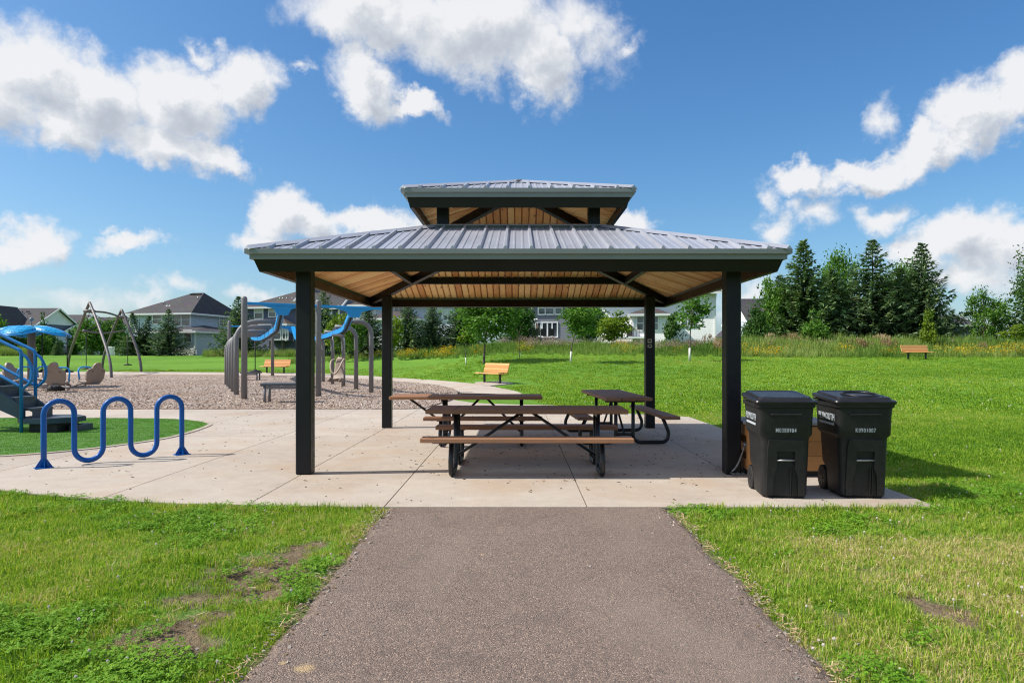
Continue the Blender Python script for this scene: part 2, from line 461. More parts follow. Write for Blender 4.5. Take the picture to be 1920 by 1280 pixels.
M = {}
M['black_steel'] = paint('black_steel_paint', (0.0085, 0.0085, 0.011), .45, .25, 2.5, dirt=((.035, .032, .03), .22), spec=.28)
M['bronze_steel'] = paint('dark_bronze_paint', (0.009, 0.0075, 0.007), .45, .2, 2.5, spec=.30)
M['roof_metal'] = paint('grey_roof_metal', (0.345, 0.36, 0.41), .36, .08, 1.2, metal=.12, dirt=((.2, .2, .21), .2))
M['trim_metal'] = paint('grey_trim_metal', (0.215, 0.23, 0.222), .4, .06, 1.0, metal=.1)
M['ceiling_wood'] = wood('pine_ceiling', [(.10, (.50, .19, .06)), (.40, (.78, .41, .155)), (.62, (.86, .52, .22)), (.9, (.90, .62, .31))], 'Y')
M['table_wood'] = wood('brown_plastic_lumber', [(.1, (.18, .078, .036)), (.5, (.265, .122, .060)), (.9, (.36, .18, .09))], 'X', knots=False, rough=.6, grey=((.20, .12, .085), .4))
M['bench_wood'] = wood('tan_bench_slat', [(.1, (.48, .20, .055)), (.5, (.62, .29, .085)), (.9, (.72, .40, .15))], 'X', knots=False, rough=.55)
M['orange_lumber'] = wood('orange_brown_lumber', [(.1, (.30, .125, .035)), (.5, (.37, .165, .05)), (.9, (.44, .21, .07))], 'X', knots=False, rough=.6)
M['grey_lumber'] = paint('grey_lid_board', (.24, .22, .22), .6, .12, 4)
M['tube_black'] = paint('black_powder_coat', (0.010, 0.010, 0.012), .38, .2, 5)
M['blue_rack'] = paint('deep_blue_enamel', (0.003, 0.085, 0.34), .34, .1, 3, dirt=((.02, .10, .30), .3), spec=.3)
M['sky_blue'] = paint('bright_blue_plastic', (0.008, 0.27, 0.66), .38, .1, 1.5)
M['rail_blue'] = paint('blue_rail_enamel', (0.006, 0.16, 0.45), .35, .1, 2)
M['grey_post'] = paint('grey_powder_coat', (0.175, 0.172, 0.178), .5, .1, 2)
M['brown_post'] = paint('taupe_powder_coat', (0.125, 0.112, 0.11), .5, .1, 2)
M['seat_tan'] = paint('tan_moulded_seat', (0.27, 0.205, 0.16), .55, .1, 3)
M['seat_light'] = paint('pale_moulded_plastic', (0.40, 0.32, 0.235), .5, .1, 3)
M['navy_deck'] = paint('navy_coated_deck', (0.018, 0.045, 0.075), .5, .2, 4)
M['deck_grey'] = paint('slate_coated_deck', (0.065, 0.08, 0.095), .55, .2, 4)
M['cart'] = paint('black_rotomoulded_plastic', (0.0135, 0.0135, 0.0145), .5, .3, 14, bumpd=.0012, dirt=((.06, .055, .052), .3), spec=.35)
M['cart_lid'] = paint('black_lid_plastic', (0.011, 0.011, 0.013), .38, .2, 8, dirt=((.06, .056, .052), .3), spec=.4)
M['rubber'] = paint('black_rubber', (0.015, 0.015, 0.015), .7, .2, 10)
M['steel'] = paint('galvanised_steel', (.34, .35, .36), .4, .2, 20, metal=.8)
M['print_white'] = paint('white_hot_stamp', (.44, .49, .54), .6, .1, 30)
M['sticker'] = paint('pale_sticker', (.42, .36, .32), .5, .1, 30)
M['white_trim'] = paint('white_trim_paint', (.74, .75, .75), .5, .05, 2)
M['white_wrap'] = paint('white_trunk_wrap', (.66, .65, .6), .7, .1, 6)
M['bark'] = paint('bark', (.12, .095, .075), .85, .35, 9, bumpd=.01)
M['soffit'] = paint('white_soffit', (.6, .6, .6), .6, .05, 2)
def glass_mat():
    t = new_mat('window_glass'); P = world_pos(t)
    n = t.noise(P, .35, 3, .5)
    t.put(t.b.inputs['Base Color'], t.ramp(n, [(.35, (.035, .045, .055)), (.6, (.13, .17, .19)), (.75, (.22, .26, .27))]))
    t.b.inputs['Roughness'].default_value = .06; t.b.inputs['Specular IOR Level'].default_value = .8
    return t.mat
M['glass'] = glass_mat()
def siding(name, c):
    t = new_mat(name); P = world_pos(t)
    sep = t.new('ShaderNodeSeparateXYZ'); t.l.new(P, sep.inputs[0])
    fr = t.math('FRACT', t.math('MULTIPLY', sep.outputs[2], 1/0.16))
    n = t.noise(P, .8, 4, .6); n2 = t.noise(P, 6, 3)
    cc = t.ramp(t.math('ADD', t.math('MULTIPLY', n, .6), t.math('MULTIPLY', n2, .4)), [(.3, tuple(x*.9 for x in c)), (.7, tuple(min(1, x*1.08) for x in c))])
    t.put(t.b.inputs['Base Color'], cc); t.b.inputs['Roughness'].default_value = .6
    bump(t, t.math('SUBTRACT', 1.0, fr), .03)
    return t.mat
M['siding_blue'] = siding('grey_blue_siding', (.47, .56, .62))
M['siding_navy'] = siding('navy_siding', (.085, .10, .165))
M['siding_dark'] = siding('charcoal_siding', (.16, .17, .205))
M['siding_white'] = siding('white_siding', (.82, .82, .82))
M['siding_pale'] = siding('pale_siding', (.50, .55, .62))
def shingle(name, c):
    t = new_mat(name); P = world_pos(t)
    n = t.noise(P, .5, 5, .6); v = t.voro(t.vmath('MULTIPLY', P, (3.3, 3.3, 7.0)), 1.0, out=1)
    cc = t.mix(.35, t.ramp(n, [(.3, tuple(x*.8 for x in c)), (.7, tuple(x*1.2 for x in c))]), t.mix(1.0, v, tuple(x*1.6 for x in c), 'MULTIPLY'))
    t.put(t.b.inputs['Base Color'], cc); t.b.inputs['Roughness'].default_value = .85
    bump(t, t.noise(P, 9, 3), .03)
    return t.mat
M['shingle'] = shingle('charcoal_shingle', (.050, .047, .051))
M['shingle_brown'] = shingle('brown_shingle', (.066, .055, .052))

# ---- ground materials
def concrete():
    t = new_mat('broomed_concrete'); P = world_pos(t); rnd = orand(t)
    n1 = t.noise(P, .55, 6, .65, .3); n2 = t.noise(P, 5.5, 6, .7); n3 = t.noise(P, 60, 3, .6)
    f = t.math('ADD', t.math('MULTIPLY', n1, .6), t.math('MULTIPLY', n2, .4))
    cc = t.ramp(f, [(.28, (.31, .25, .205)), (.44, (.42, .36, .30)), (.58, (.475, .42, .355)), (.78, (.55, .50, .44))])
    # tan staining, blotches that stay put
    st = t.mrange(t.noise(t.vmath('ADD', P, (13, 4, 0)), .9, 5, .62, .5), .50, .68)
    cc = t.mix(t.math('MULTIPLY', st, .55), cc, (.42, .31, .21))
    cc = t.mix(1.0, cc, t.ramp(rnd, [(0, (.89, .885, .88)), (1, (1.03, 1.02, 1.01))]), 'MULTIPLY')
    sp = t.mrange(t.voro(P, 7.0), .03, .07, 1.0, 0.0)
    spm = t.math('MULTIPLY', sp, t.mrange(t.noise(P, 1.3, 3), .45, .6))
    cc = t.mix(t.math('MULTIPLY', spm, .55), cc, (.14, .11, .085))
    fine = t.mix(1.0, cc, t.ramp(n3, [(.3, (.86, .86, .86)), (.7, (1.06, 1.06, 1.06))]), 'MULTIPLY')
    t.put(t.b.inputs['Base Color'], fine); t.b.inputs['Roughness'].default_value = .85
    bump(t, t.math('ADD', t.math('MULTIPLY', n3, .5), n2), .004)
    return t.mat
M['concrete'] = concrete()
M['joint'] = paint('joint_dark', (.10, .085, .07), .9, .2, 5)
def asphalt():
    t = new_mat('worn_asphalt'); P = world_pos(t)
    v = t.voro(P, 175.0, out=1); vd = t.voro(P, 175.0); n = t.noise(P, .7, 5, .6); n2 = t.noise(P, 14, 5, .65)
    sepc = t.new('ShaderNodeSeparateColor'); t.l.new(v, sepc.inputs[0])
    base = t.ramp(t.math('ADD', t.math('MULTIPLY', n, .55), t.math('MULTIPLY', n2, .45)), [(.3, (.180, .134, .109)), (.55, (.235, .178, .147)), (.75, (.285, .218, .182))])
    stone = t.ramp(sepc.outputs[0], [(0, (.35, .35, .35)), (.35, (.75, .74, .73)), (.80, (1.12, 1.1, 1.06)), (.92, (1.32, 1.27, 1.2)), (.975, (2.0, 1.9, 1.75)), (1, (2.4, 2.3, 2.1))])
    cc = t.mix(1.0, base, stone, 'MULTIPLY')
    d = t.mrange(t.noise(P, 2.1, 4, .6), .56, .70)
    cc = t.mix(t.math('MULTIPLY', d, .30), cc, (.085, .07, .066))
    d2 = t.mrange(t.noise(t.vmath('ADD', t.vmath('MULTIPLY', P, (1.0, .45, 1.0)), (5, 2, 0)), .8, 4, .6, .4), .50, .66)
    cc = t.mix(t.math('MULTIPLY', d2, .40), cc, (.27, .21, .165))
    for (cx_, cy_, r_) in ((-.985, 3.135, .055), (-1.10, 3.19, .022), (-.26, 4.92, .02)):
        q = t.vmath('ADD', t.vmath('SUBTRACT', P, (cx_, cy_, 0.0)), t.vmath('SCALE', t.vmath('SUBTRACT', t.noise(P, 22, 4, .7, out=1), (.5, .5, .5)), scale=r_*1.6))
        mk_ = t.mrange(t.vmath('LENGTH', q, out=1), r_*.5, r_, 1.0, 0.0)
        cc = t.mix(t.math('MULTIPLY', mk_, .7), cc, (.50, .36, .18))
    t.put(t.b.inputs['Base Color'], cc); t.b.inputs['Roughness'].default_value = .9
    bump(t, t.math('SUBTRACT', 1.0, vd), .006)
    return t.mat
M['asphalt'] = asphalt()
def chips_ground():
    t = new_mat('wood_chip_bed'); P = world_pos(t)
    v = t.voro(P, 24.0, out=1); vd = t.voro(P, 24.0); n = t.noise(P, .35, 4, .6)
    s_ = t.new('ShaderNodeSeparateColor'); t.l.new(v, s_.inputs[0])
    cc = t.ramp(s_.outputs[0], [(0, (.13, .09, .065)), (.35, (.30, .225, .175)), (.7, (.45, .36, .30)), (1, (.60, .53, .47))])
    cc = t.mix(t.mrange(n, .42, .64, 0, .5), cc, (.30, .18, .11))
    t.put(t.b.inputs['Base Color'], cc); t.b.inputs['Roughness'].default_value = .95
    bump(t, vd, .04)
    return t.mat
M['chips'] = chips_ground()
def lawn_ground():
    t = new_mat('lawn_soil_and_thatch'); P = world_pos(t)
    a = t.new('ShaderNodeAttribute', attribute_name='soil')
    n = t.noise(P, .12, 5, .6, .4); n2 = t.noise(P, 1.6, 6, .7); n3 = t.noise(t.vmath('MULTIPLY', P, (26, 26, 10)), 1.0, 4, .7)
    f = t.math('ADD', t.math('ADD', t.math('MULTIPLY', n, .45), t.math('MULTIPLY', n2, .25)), t.math('MULTIPLY', n3, .32))
    g = t.ramp(f, [(.3, (.05, .11, .014)), (.45, (.10, .225, .024)), (.58, (.155, .31, .036)), (.75, (.25, .36, .06))])
    so_ = t.ramp(t.noise(P, 9, 6, .7), [(.3, (.12, .088, .052)), (.6, (.23, .175, .11)), (.8, (.36, .29, .19))])
    cc = t.mix(t.mrange(a.outputs['Fac'], .25, .75), g, so_)
    t.put(t.b.inputs['Base Color'], cc); t.b.inputs['Roughness'].default_value = .95; t.b.inputs['Specular IOR Level'].default_value = .15
    bump(t, t.math('ADD', n3, n2), .05)
    return t.mat
M['lawn'] = lawn_ground()
def turf_mat():
    t = new_mat('artificial_turf'); P = world_pos(t)
    n = t.noise(P, 45, 4, .7); n2 = t.noise(P, .9, 3)
    cc = t.ramp(t.math('ADD', t.math('MULTIPLY', n, .7), t.math('MULTIPLY', n2, .3)), [(.3, (.035, .11, .010)), (.6, (.095, .25, .022)), (.8, (.16, .34, .05))])
    sp = t.mrange(t.voro(P, 11.0), .05, .12, 1, 0); spm = t.math('MULTIPLY', sp, t.mrange(t.noise(P, 1.1, 3), .4, .6))
    cc = t.mix(t.math('MULTIPLY', spm, .6), cc, (.4, .42, .33))
    t.put(t.b.inputs['Base Color'], cc); t.b.inputs['Roughness'].default_value = .8
    bump(t, n, .03)
    return t.mat
M['turf'] = turf_mat()
GR = [(.05, (.070, .160, .012)), (.28, (.175, .335, .022)), (.52, (.31, .47, .036)), (.70, (.46, .51, .085)), (.84, (.56, .46, .20)), (.98, (.68, .54, .32))]
M['grass'] = leaf_mat('grass_blades', GR, .42, .5, inst=True, isl=.66)
M['clover'] = leaf_mat('clover_leaves', [(.1, (.065, .165, .012)), (.5, (.135, .30, .020)), (.9, (.25, .41, .04))], .3, .65, inst=True)
M['turf_blade'] = leaf_mat('turf_fibres', [(.1, (.05, .16, .010)), (.5, (.125, .31, .022)), (.9, (.23, .43, .06))], .3, .5, inst=True)
M['clover_flower'] = paint('clover_flower_white', (.62, .56, .5), .8, .12, 20)
M['chip'] = leaf_mat('wood_chip', [(.05, (.14, .09, .065)), (.4, (.33, .25, .195)), (.75, (.50, .41, .34)), (1, (.68, .62, .55))], .0, .9, inst=True)
M['litter'] = leaf_mat('dry_litter', [(.1, (.045, .035, .028)), (.5, (.09, .07, .05)), (.95, (.24, .17, .10))], .0, .9, inst=True)
M['straw'] = leaf_mat('dry_straw', [(.1, (.30, .20, .10)), (.5, (.50, .36, .19)), (.95, (.70, .55, .34))], .1, .9, inst=True)
M['pebble'] = leaf_mat('pale_pebble', [(.1, (.22, .2, .18)), (.6, (.36, .31, .26)), (1, (.62, .56, .48))], .0, .9, inst=True)
M['needle'] = leaf_mat('spruce_needles', [(.12, (.036, .080, .036)), (.40, (.10, .185, .070)), (.62, (.19, .29, .11)), (.90, (.40, .43, .19))], .15, .6, .7)
M['needle_blue'] = leaf_mat('blue_spruce_needles', [(.12, (.042, .088, .048)), (.40, (.115, .20, .095)), (.62, (.21, .30, .145)), (.90, (.41, .44, .22))], .15, .6, .7)
M['leaf'] = leaf_mat('maple_leaves', [(.1, (.032, .095, .014)), (.4, (.075, .185, .024)), (.7, (.135, .27, .036)), (.95, (.24, .36, .06))], .35, .5, .8)
M['leaf_dark'] = leaf_mat('dark_leaves', [(.1, (.024, .07, .014)), (.5, (.055, .135, .026)), (.95, (.13, .22, .045))], .3, .5, .8)
M['leaf_lime'] = leaf_mat('lime_leaves', [(.1, (.06, .12, .012)), (.45, (.13, .22, .02)), (.75, (.24, .31, .03)), (.95, (.36, .36, .05))], .4, .5, .8)
M['meadow'] = leaf_mat('meadow_stems', [(.05, (.07, .15, .025)), (.35, (.15, .26, .045)), (.6, (.26, .35, .085)), (.85, (.35, .41, .14)), (1, (.48, .44, .22))], .3, .7, inst=True)
M['seed_head'] = leaf_mat('seed_heads', [(.1, (.28, .18, .10)), (.5, (.42, .30, .18)), (.95, (.55, .43, .28))], .3, .8, inst=True)
M['yellow_flower'] = leaf_mat('yellow_petals', [(.1, (.62, .36, .012)), (.5, (.76, .50, .02)), (.95, (.82, .62, .08))], .2, .6, inst=True)
M['petal_pink'] = leaf_mat('dusty_pink_heads', [(.1, (.25, .17, .14)), (.5, (.38, .28, .23)), (.95, (.52, .42, .36))], .2, .8, inst=True)

# ------------------------------------------------------------------ GROUND
def soil_amount(x, y):
    """bare trodden patches in the foreground lawn, 0..1"""
    s = 0.0
    for (cx, cy, rx, ry, w) in SOIL:
        dx, dy = (x-cx)/rx, (y-cy)/ry; s += w*math.exp(-(dx*dx+dy*dy))
    n = noise.fractal(Vector((x*2.1, y*2.1, 3.7)), 1.0, 2.0, 4)*.55
    n2 = noise.noise(Vector((x*7, y*7, 9.1)))*.35
    e = 0.0
    if y < 6.4:                       # worn strip along the asphalt edge
        dd = min(abs(x+1.23), abs(x-1.42)); e = .75*math.exp(-(dd/.07)**2)
    s *= 1.15; n3 = noise.noise(Vector((x*16, y*16, 4.4)))*.25
    return max(0, min(1, s*.85+n*min(1.2, s*2.2)+n2*min(1, s*2.6)+n3*min(1, s*2)+e-.10))
def spot(px, py, rpx, rpy, w):
    a = flat(px, py); b = flat(px+rpx, py); c = flat(px, py-rpy)
    return (a.x, a.y, abs(b.x-a.x)*1.25, abs(c.y-a.y)*1.25, w)
SOIL = [spot(500,1055,60,30,.95), spot(540,1030,40,16,.6), spot(455,1090,55,25,.75), spot(370,1165,60,28,.85), spot(250,1195,55,25,.7), spot(330,1215,60,22,.6), spot(400,1080,70,25,.45),
        spot(1760,1130,45,22,.85), spot(1800,1155,40,14,.6), spot(1570,1145,50,14,.4), spot(1690,1070,60,18,.35), spot(1490,1100,40,18,.35), spot(20,1050,40,14,.4), spot(150,1015,40,10,.3),
        spot(540,1250,35,40,.3), spot(600,1010,22,8,.55), spot(300,1125,26,10,.5), spot(440,1145,24,10,.55), spot(180,1120,22,9,.4), spot(90,1180,26,12,.35), spot(520,1105,30,12,.5), spot(1650,1120,24,9,.5), spot(1840,1090,26,9,.5), spot(1720,1215,30,14,.45), spot(1880,1190,28,14,.5), spot(1600,1060,22,7,.4), spot(1440,1065,18,7,.4)]
def variable(a, b, step, far, grow):
    out = []; x = a
    while x < b: out.append(x); x += step
    out.append(b)
    lo = []; s = step; x = a
    while x > -far: s *= grow; x -= s; lo.append(x)
    hi = []; s = step; x = b
    while x < far: s *= grow; x += s; hi.append(x)
    return lo[::-1]+out+hi
def build_ground():
    xs = variable(-34, 34, 1.0, 1600, 1.35); ys = [v for v in variable(4, 78, 1.0, 1600, 1.35)]
    vs = []; fs = []
    for y in ys:
        for x in xs:
            z = hz(x, y)
            inner = (-10.5 < x < 10.5 and 0 < y < 9.5)
            z -= .09 if inner else .022
            vs.append((x, y, z))
    n = len(xs)
    for j in range(len(ys)-1):
        for i in range(n-1):
            fs.append((j*n+i, j*n+i+1, (j+1)*n+i+1, (j+1)*n+i))
    me = bpy.data.meshes.new('ground'); me.from_pydata(vs, [], fs); me.materials.append(M['lawn'])
    me.polygons.foreach_set('use_smooth', [True]*len(fs))
    at_ = me.attributes.new('soil', 'FLOAT', 'POINT'); at_.data.foreach_set('value', [0.0]*len(vs))
    tag(link('ground', me), kind='structure')
    # fine sheet in the foreground, with the bare patches
    vs = []; fs = []; so_ = []; st = .07
    nx, ny = int(20/st)+1, int(8.4/st)+1
    for j in range(ny):
        y = .8+j*st
        for i in range(nx):
            x = -10+i*st
            s = soil_amount(x, y) if 2.6 < y < 7.6 else 0.0
            hgt = noise.fractal(Vector((x*1.3, y*1.3, 0)), 1.0, 2.0, 3)*.012
            vs.append((x, y, -.018+hgt-.016*s if (y < 6.2 and (x < -1.33 or x > 1.52)) else -.03)); so_.append(s)
    for j in range(ny-1):
        for i in range(nx-1):
            fs.append((j*nx+i, j*nx+i+1, (j+1)*nx+i+1, (j+1)*nx+i))
    me = bpy.data.meshes.new('lawn'); me.from_pydata(vs, [], fs); me.materials.append(M['lawn'])
    me.polygons.foreach_set('use_smooth', [True]*len(fs))
    a2 = me.attributes.new('soil', 'FLOAT', 'POINT'); a2.data.foreach_set('value', so_)
    tag(link('lawn', me), kind='structure')
build_ground()

# ---- asphalt path
def wobble_line(x, y0, y1, amp, seed, n=60):
    return [Vector((x+noise.fractal(Vector((seed, y0+(y1-y0)*i/n*1.0, 0))*2.2, 1.0, 2.0, 4)*amp, y0+(y1-y0)*i/n, 0)) for i in range(n+1)]
L_ = wobble_line(-1.225, -8, 6.42, .045, 1.0, 240); R_ = wobble_line(1.405, -8, 6.42, .045, 8.0, 240)
b = MB()
b.loft([L_, [p+Vector((.06, 0, .0)) for p in L_], [p-Vector((.06, 0, 0)) for p in R_], R_], cap=False, closed=False)
for i, v in enumerate(b.v):
    edge = i < len(L_) or i >= len(L_)*3
    b.v[i] = (v[0], v[1], -.02 if edge else .0)
tag(b.build('asphalt_path', M['asphalt']), kind='structure')

# ---- concrete plaza in cast panels
front = [flat(735,950), flat(600,948), flat(330,943), flat(200,936.5), flat(100,928), flat(0,918)]
PLAZA = [Vector((3.97, 6.44, 0)), Vector((3.96, 13.86, 0)), flat(1291,781), flat(1165,774), flat(1096,766), flat(1026,758), flat(985,741), Vector((-.6, 24, 0)), Vector((-1.9, 24.2, 0)), Vector((-2.6, 21.5, 0)), Vector((-3.4, 19.4, 0)), Vector((-8, 19.2, 0)), Vector((-30, 19.2, 0)), Vector((-30, 11.5, 0)), Vector((-16, 10.4, 0)), Vector((-9, 8.6, 0))]+front[::-1]
def clip(poly, ax, val, keep_less):
    out = []
    for i in range(len(poly)):
        a, c = poly[i], poly[(i+1) % len(poly)]
        ia = (a[ax] <= val) == keep_less or a[ax] == val; ic = (c[ax] <= val) == keep_less or c[ax] == val
        if ia: out.append(a)
        if ia != ic:
            t = (val-a[ax])/(c[ax]-a[ax]); out.append(a+(c-a)*t)
    return out
plaza = empty('concrete_plaza'); plaza['kind'] = 'structure'
sub = MB(); sub.prism(PLAZA, -.13, -.012); sub.build('joint_bed', M['joint'], plaza)
xsplit = [-31, -21, -17, -13, -9.5, -6.4, -4.18, -2.60, -1.27, .65, 2.54, 4.2]
ysplit = [6, 12.0, 17.3, 26]
for i in range(len(xsplit)-1):
    for j in range(len(ysplit)-1):
        if xsplit[i] >= -1.3 and j == 0: y0, y1 = 6, 17.3
        elif xsplit[i] >= -1.3 and j == 1: continue
        else: y0, y1 = ysplit[j], ysplit[j+1]
        g = .006
        p = clip(clip(clip(clip(PLAZA, 0, xsplit[i]+g, False), 0, xsplit[i+1]-g, True), 1, y0+g, False), 1, y1-g, True)
        if len(p) < 3: continue
        clean = [p[0]]
        for q in p[1:]:
            if (q-clean[-1]).length > .01: clean.append(q)
        if len(clean) < 3: continue
        bm = bmesh.new(); f = bm.faces.new([bm.verts.new((q.x, q.y, 0)) for q in clean])
        bmesh.ops.triangulate(bm, faces=[f])
        r = bmesh.ops.extrude_face_region(bm, geom=bm.faces[:])
        bmesh.ops.translate(bm, verts=[v for v in r['geom'] if isinstance(v, bmesh.types.BMVert)], vec=(0, 0, -.1))
        bmesh.ops.recalc_face_normals(bm, faces=bm.faces[:])
        me = bpy.data.meshes.new('concrete_panel'); bm.to_mesh(me); bm.free(); me.materials.append(M['concrete'])
        link('concrete_panel', me, plaza)

def resample(pts, n):
    pts = [Vector(p) for p in pts]; d = [0]
    for i in range(1, len(pts)): d.append(d[-1]+(pts[i]-pts[i-1]).length)
    out = []
    for k in range(n+1):
        s = d[-1]*k/n; i = 0
        while i < len(d)-2 and d[i+1] < s: i += 1
        t = (s-d[i])/max(1e-9, d[i+1]-d[i]); out.append(pts[i]+(pts[i+1]-pts[i])*t)
    return out
def drape(name, left, right, nl, nw, mat, dz, thick=.10):
    """a sheet between two border lines, laid over the terrain"""
    A, B = resample(left, nl), resample(right, nl); b = MB(); vs = []
    for i in range(nl+1):
        for k in range(nw+1):
            p = A[i].lerp(B[i], k/nw); vs.append(Vector((p.x, p.y, hz(p.x, p.y)+dz)))
    n = nw+1
    b.add(vs, [(i*n+k, i*n+k+1, (i+1)*n+k+1, (i+1)*n+k) for i in range(nl) for k in range(nw)], True)
    for (row) in ([i*n for i in range(nl+1)], [i*n+nw for i in range(nl+1)]):
        e = [vs[i] for i in row]; b.loft([e, [p-Vector((0, 0, thick)) for p in e]], cap=False, closed=False)
    return tag(b.build(name, mat), kind='structure')
outer_px = [(1165,774),(1096,766),(1026,758),(985,741),(969,734),(930,726),(905,721.5),(880,718.5),(847,715.6),(800,712),(760,709),(700,705),(600,700.5),(500,698.5),(400,698),(300,697.5),(150,697),(0,697)]
inner_px = [(795,766),(845,751),(862,737),(852,730),(830,724),(810,721),(785,718.5),(755,715.5),(700,711.5),(600,706),(500,703.5),(400,703),(300,702.4),(150,702),(0,702)]
OUT = [gt(*p) for p in outer_px]; INN = [gt(*p) for p in inner_px]
ext = lambda P: P+[P[-1]+(P[-1]-P[-2]).normalized()*25]
OUT, INN = ext(OUT), ext(INN)
drape('concrete_walk', INN[2:], OUT[3:], 150, 4, M['concrete'], .012)
pad = [gt(890,717), gt(938,714.5), gt(962,719), gt(905,725)]
b = MB(); b.add([Vector((p.x, p.y, p.z+.02)) for p in pad]+[Vector((p.x, p.y, p.z-.1)) for p in pad], [(0,1,2,3),(0,4,5,1),(1,5,6,2),(2,6,7,3),(3,7,4,0)])
tag(b.build('bench_pad', M['concrete']), kind='structure')
pad2 = [gt(478,703), gt(545,703), gt(540,697), gt(483,697)]
near_px = [(-600,767),(0,767),(300,767),(600,767),(760,767),(795,766),(845,751),(862,737)]
NEAR = [flat(*p) for p in near_px]
far = INN[2:][::-1]
drape('wood_chip_bed', NEAR, far, 90, 24, M['chips'], .022, .05)

# ---- artificial turf with its concrete rim
tp = [(0,855),(75,850),(150,843),(225,834),(300,823),(345,812.5),(372,804),(388,797.5),(389,795),(375,791),(340,787),(300,785.5),(250,784.6),(100,784),(0,784)]
TP = [flat(*p) for p in tp]
TP = [Vector((-16, TP[0].y+1.0, 0))]+spline(TP[:9], 4)[:-1]+spline(TP[8:], 3)+[Vector((-24, TP[-1].y, 0))]
b = MB(); b.prism(TP, .0, .012); tag(b.build('artificial_turf', M['turf']), kind='structure')
rim = []
for i in range(len(TP)-1):
    a = TP[max(0, i-1)]; c = TP[min(len(TP)-1, i+1)]; t = (c-a).normalized(); rim.append(TP[i]+Vector((t.y, -t.x, 0))*.085)
b = MB(); b.loft([[Vector((p.x, p.y, .0145)) for p in TP[:-1]], [Vector((p.x, p.y, .0145)) for p in rim], [Vector((p.x, p.y, -.01)) for p in rim]], cap=False, closed=False)
tag(b.build('turf_edging', M['concrete']), kind='structure')

# ------------------------------------------------------------------ PAVILION
PY = 10.825
pav = empty('picnic_pavilion', (0, PY, 0), 0, 'open sided picnic pavilion with two tier grey metal hip roof on four black posts', 'pavilion')
HW, ZE, SL, WI = 3.09, 2.630, .315, 1.20      # lower roof
UW, UZ, USL = 1.581, 3.685, .302              # upper roof
PS = 2.575; PW = .182
ROT = [0, R(90), R(180), R(270)]
b = MB()
b.box((0, 0, 1.29), (PW, PW, 2.58), bev=.012)
post_me = b.mesh('post', M['black_steel'])
bp = MB(); bp.box((0, 0, .006), (PW+.004, PW+.004, .024)); base_me = bp.mesh('base_plate', M['black_steel'])
for sx in (-1, 1):
    for sy in (-1, 1):
        o = link('post', post_me, pav, (sx*PS, sy*PS, 0))
for (zz, hh_) in ((1.70, .075), (1.60, .066)):
    nb = MB(); nb.box((0, 0, 0), (.082, .004, hh_)); pl = nb.build('notice_plate', M['sticker'], pav, (PS-.015, -PS-PW/2-.004, zz) if False else (PS-.015, PS-PW/2-.004, zz))
    nd = MB(); nd.box((0, -.0035, .004), (.045, .002, hh_*.45)); nd.build('printed_mark', M['black_steel'], pl)
